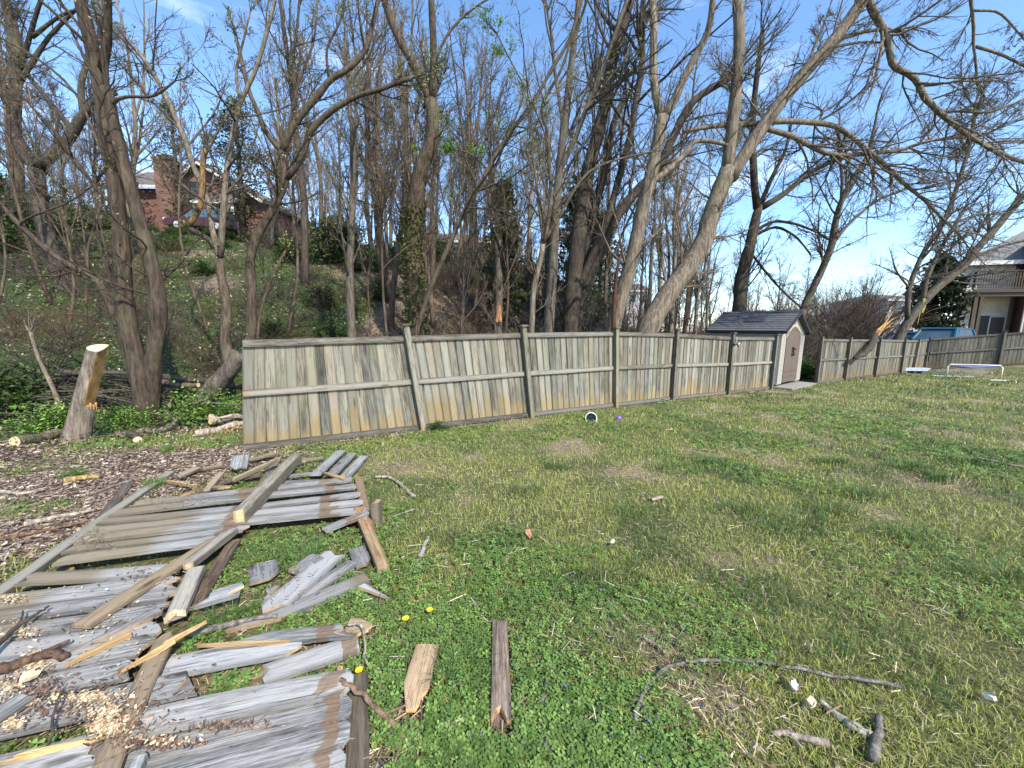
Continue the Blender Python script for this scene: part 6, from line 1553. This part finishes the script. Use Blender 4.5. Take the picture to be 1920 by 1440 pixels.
def patch(x, y):
    p1 = fnoise(x * .55, y * .55, 61); p2 = fnoise(x * 1.7, y * 1.7, 62); p3 = fnoise(x * .16, y * .16, 63)
    yel = sm(.42, .62, p1 + .5 * (p3 - .5) + .25 * np.exp(-((x - 1.5) / 3) ** 2 - ((y - 5.3) / 2.0) ** 2))  # broad bump puts a sunlit pool into the mid-lawn blade colour
    dark = sm(.60, .74, p2 + .25 * (.5 - p1) + .10 * sm(2, 5, x)); dry = sm(.62, .78, fnoise(x * 1.1, y * 1.1, 77))  # dark blades increase to the right, standing in for tree shade there
    return yel, dark, dry
def grass(name, label, n, r0_, r1_, hgt, wid, seedc, only_dark=False):
    x, y, rr = sample(n, r0_, r1_); ok, m_ = lawn_ok(x, y); k = ok & (rng.random(n) > m_ * .96) & ~covered(x, y); x, y, rr = x[k], y[k], rr[k]
    yel, dark, dry = patch(x, y)
    if not only_dark:
        k = rng.random(len(x)) > dry * .75; x, y, rr, yel, dark, dry = x[k], y[k], rr[k], yel[k], dark[k], dry[k]
    n = len(x); u = rng.random(n)
    idx = np.where(u < .16 + .30 * dry, 3, np.where(rng.random(n) < dark * .8, 2, np.where(rng.random(n) < yel * .85 + .08, 0, 1)))
    col = PALS[idx] * rng.uniform(.65, 1.35, (n, 1)) * np.array([1, 1, 1]) + rng.normal(0, .008, (n, 3)); col = np.clip(col, .01, 1)
    h = hgt * rng.uniform(.4, 1.2, n) * (.6 + .9 * fnoise(x * 2.3, y * 2.3, 66)) * 1.1 * (1 + .035 * rr) * np.where(idx == 2, 1.45, 1) ; w_ = wid * rng.uniform(.7, 1.3, n) * np.maximum(1, rr / 3.2)
    a = rng.uniform(0, 6.28, n); ln = rng.uniform(.25, 1.15, n) * h; b_ = rng.uniform(0, 6.28, n)
    D1 = np.stack([np.cos(a), np.sin(a), 0 * a], 1); Wd = np.stack([np.cos(b_), np.sin(b_), 0 * a], 1) * w_[:, None]
    B = np.stack([x, y, H(x, y) - .004], 1)
    m1 = B + D1 * (ln * .35)[:, None] + np.array([0, 0, 1]) * (h * .62)[:, None]; tip = B + D1 * ln[:, None] + np.array([0, 0, 1]) * (h * (.95 - .25 * (ln / h)))[:, None]
    V = np.stack([B - Wd, B + Wd, m1 + Wd * .75, m1 - Wd * .75, tip], 1)
    i = np.arange(n)[:, None] * 5
    f = np.concatenate([i + np.array([0, 1, 2]), i + np.array([0, 2, 3]), i + np.array([3, 2, 4])])
    o = obj(name, np_mesh(name, V.reshape(-1, 3), f, GRASS, False, np.repeat(col, 5, 0))); tag(o, label, 'grass', kind='stuff')
grass('grass', 'short yellow green grass of the yard lawn', 310000, 1.15, 30, .042, .0019, 0)
x, y, rr = sample(95000, 1.15, 12); ok, m_ = lawn_ok(x, y); cl = sm(.53, .66, fnoise(x * .8, y * .8, 91) + .12 * sm(4, 1.5, rr)); k = ok & (m_ < .3) & ~covered(x, y) & (rng.random(len(x)) < cl); x, y, rr = x[k], y[k], rr[k]
n = len(x); Vs = []; cs = []
zc = H(x, y) + rng.uniform(.018, .055, n); a0 = rng.uniform(0, 6.28, n); s = .0105 * rng.uniform(.7, 1.4, n) * np.maximum(1, rr / 4); tx, ty = rng.normal(0, .28, n), rng.normal(0, .28, n)
cc = np.array([(.15, .245, .06), (.20, .31, .08), (.11, .19, .05)])[rng.integers(0, 3, n)] * rng.uniform(.7, 1.3, (n, 1))
for j in range(3):
    a = a0 + j * 2.094
    def pt(rad, da): 
        px_, py_ = np.cos(a + da) * rad * s, np.sin(a + da) * rad * s; return np.stack([x + px_, y + py_, zc + px_ * tx + py_ * ty], 1)
    Vs.append(np.stack([pt(0, 0), pt(1.25, -.48), pt(1.55, 0), pt(1.25, .48)], 1)); cs.append(np.repeat(cc, 4, 0))
V = np.concatenate(Vs).reshape(-1, 3); f = np.arange(len(V)).reshape(-1, 4)
o = obj('clover', np_mesh('clover', V, f, GRASS, False, np.concatenate(cs))); tag(o, 'green clover leaves spreading through the front of the lawn', 'clover', kind='stuff')
# taller dark tufts
tf = [(1110, 1085, .20), (1180, 965, .13), (1500, 985, .20), (1455, 1000, .14), (1560, 960, .16), (1610, 930, .16), (1690, 1010, .18), (1880, 1090, .22), (545, 1080, .20), (520, 1060, .16), (470, 1140, .2), (440, 1160, .16), (585, 1050, .14), (400, 1180, .15), (830, 1290, .18), (860, 1250, .14), (1180, 1220, .16), (1560, 1230, .2), (1240, 880, .12), (1330, 870, .14), (1050, 880, .12), (985, 925, .12), (1760, 900, .2), (1820, 870, .2), (1560, 870, .16), (1395, 960, .12), (1700, 880, .2), (560, 1230, .1), (950, 1150, .1), (640, 1060, .1)]
X_ = []; 
for px, py, s in tf:
    q = G(px, py); m_ = int(190 * (s / .16)); a = rng.uniform(0, 6.28, m_); rad = s * rng.random(m_) ** .8 * (.75 + .5 * vnoise(a * 1.2, a * 0 + px, 5)); X_.append(np.c_[q[0] + np.cos(a) * rad * 2.0, q[1] + np.sin(a) * rad * 1.3, a, rad / s])
T_ = np.concatenate(X_); x, y, a, q_ = T_.T; k = ~covered(x, y); x, y, a, q_ = x[k], y[k], a[k], q_[k]; n = len(x)
h = rng.uniform(.07, .14, n) * (1.1 - .3 * q_); ln = h * rng.uniform(.3, 1.0, n); a = a + rng.normal(0, .6, n); w_ = np.maximum(.0019, .00055 * np.hypot(x, y)); D1 = np.stack([np.cos(a), np.sin(a), 0 * a], 1); Wd = np.stack([-np.sin(a), np.cos(a), 0 * a], 1) * w_[:, None]
B = np.stack([x, y, H(x, y) - .004], 1); m1 = B + D1 * (ln * .3)[:, None] + np.array([0, 0, 1]) * (h * .65)[:, None]; tip = B + D1 * ln[:, None] + np.array([0, 0, 1]) * (h * .85)[:, None]
V = np.stack([B - Wd, B + Wd, m1 + Wd * .8, m1 - Wd * .8, tip], 1); i = np.arange(n)[:, None] * 5
f = np.concatenate([i + np.array([0, 1, 2]), i + np.array([0, 2, 3]), i + np.array([3, 2, 4])])
col = np.array([.10, .165, .05]) * rng.uniform(.6, 1.5, (n, 1))
o = obj('grass_tufts', np_mesh('grass_tufts', V.reshape(-1, 3), f, GRASS, False, np.repeat(col, 5, 0))); tag(o, 'tall dark green tufts of coarse grass standing out of the lawn', 'grass tufts', kind='stuff')
# violets in the grass
x, y, rr = sample(900, 1.25, 4.5, -.35, .8); ok, m_ = lawn_ok(x, y); k = ok & ~covered(x, y) & (rng.random(len(x)) < .28); C = np.stack([x, y, H(x, y) + .05], 1)[k]
V, f, c = leaf_cards(C, .008, [(.13, .10, .42), (.20, .16, .5)], 811, .3); o = obj('violets', np_mesh('violets', V, f, LEAF, False, c)); tag(o, 'tiny violet flowers dotted in the front lawn', 'violets', kind='stuff')
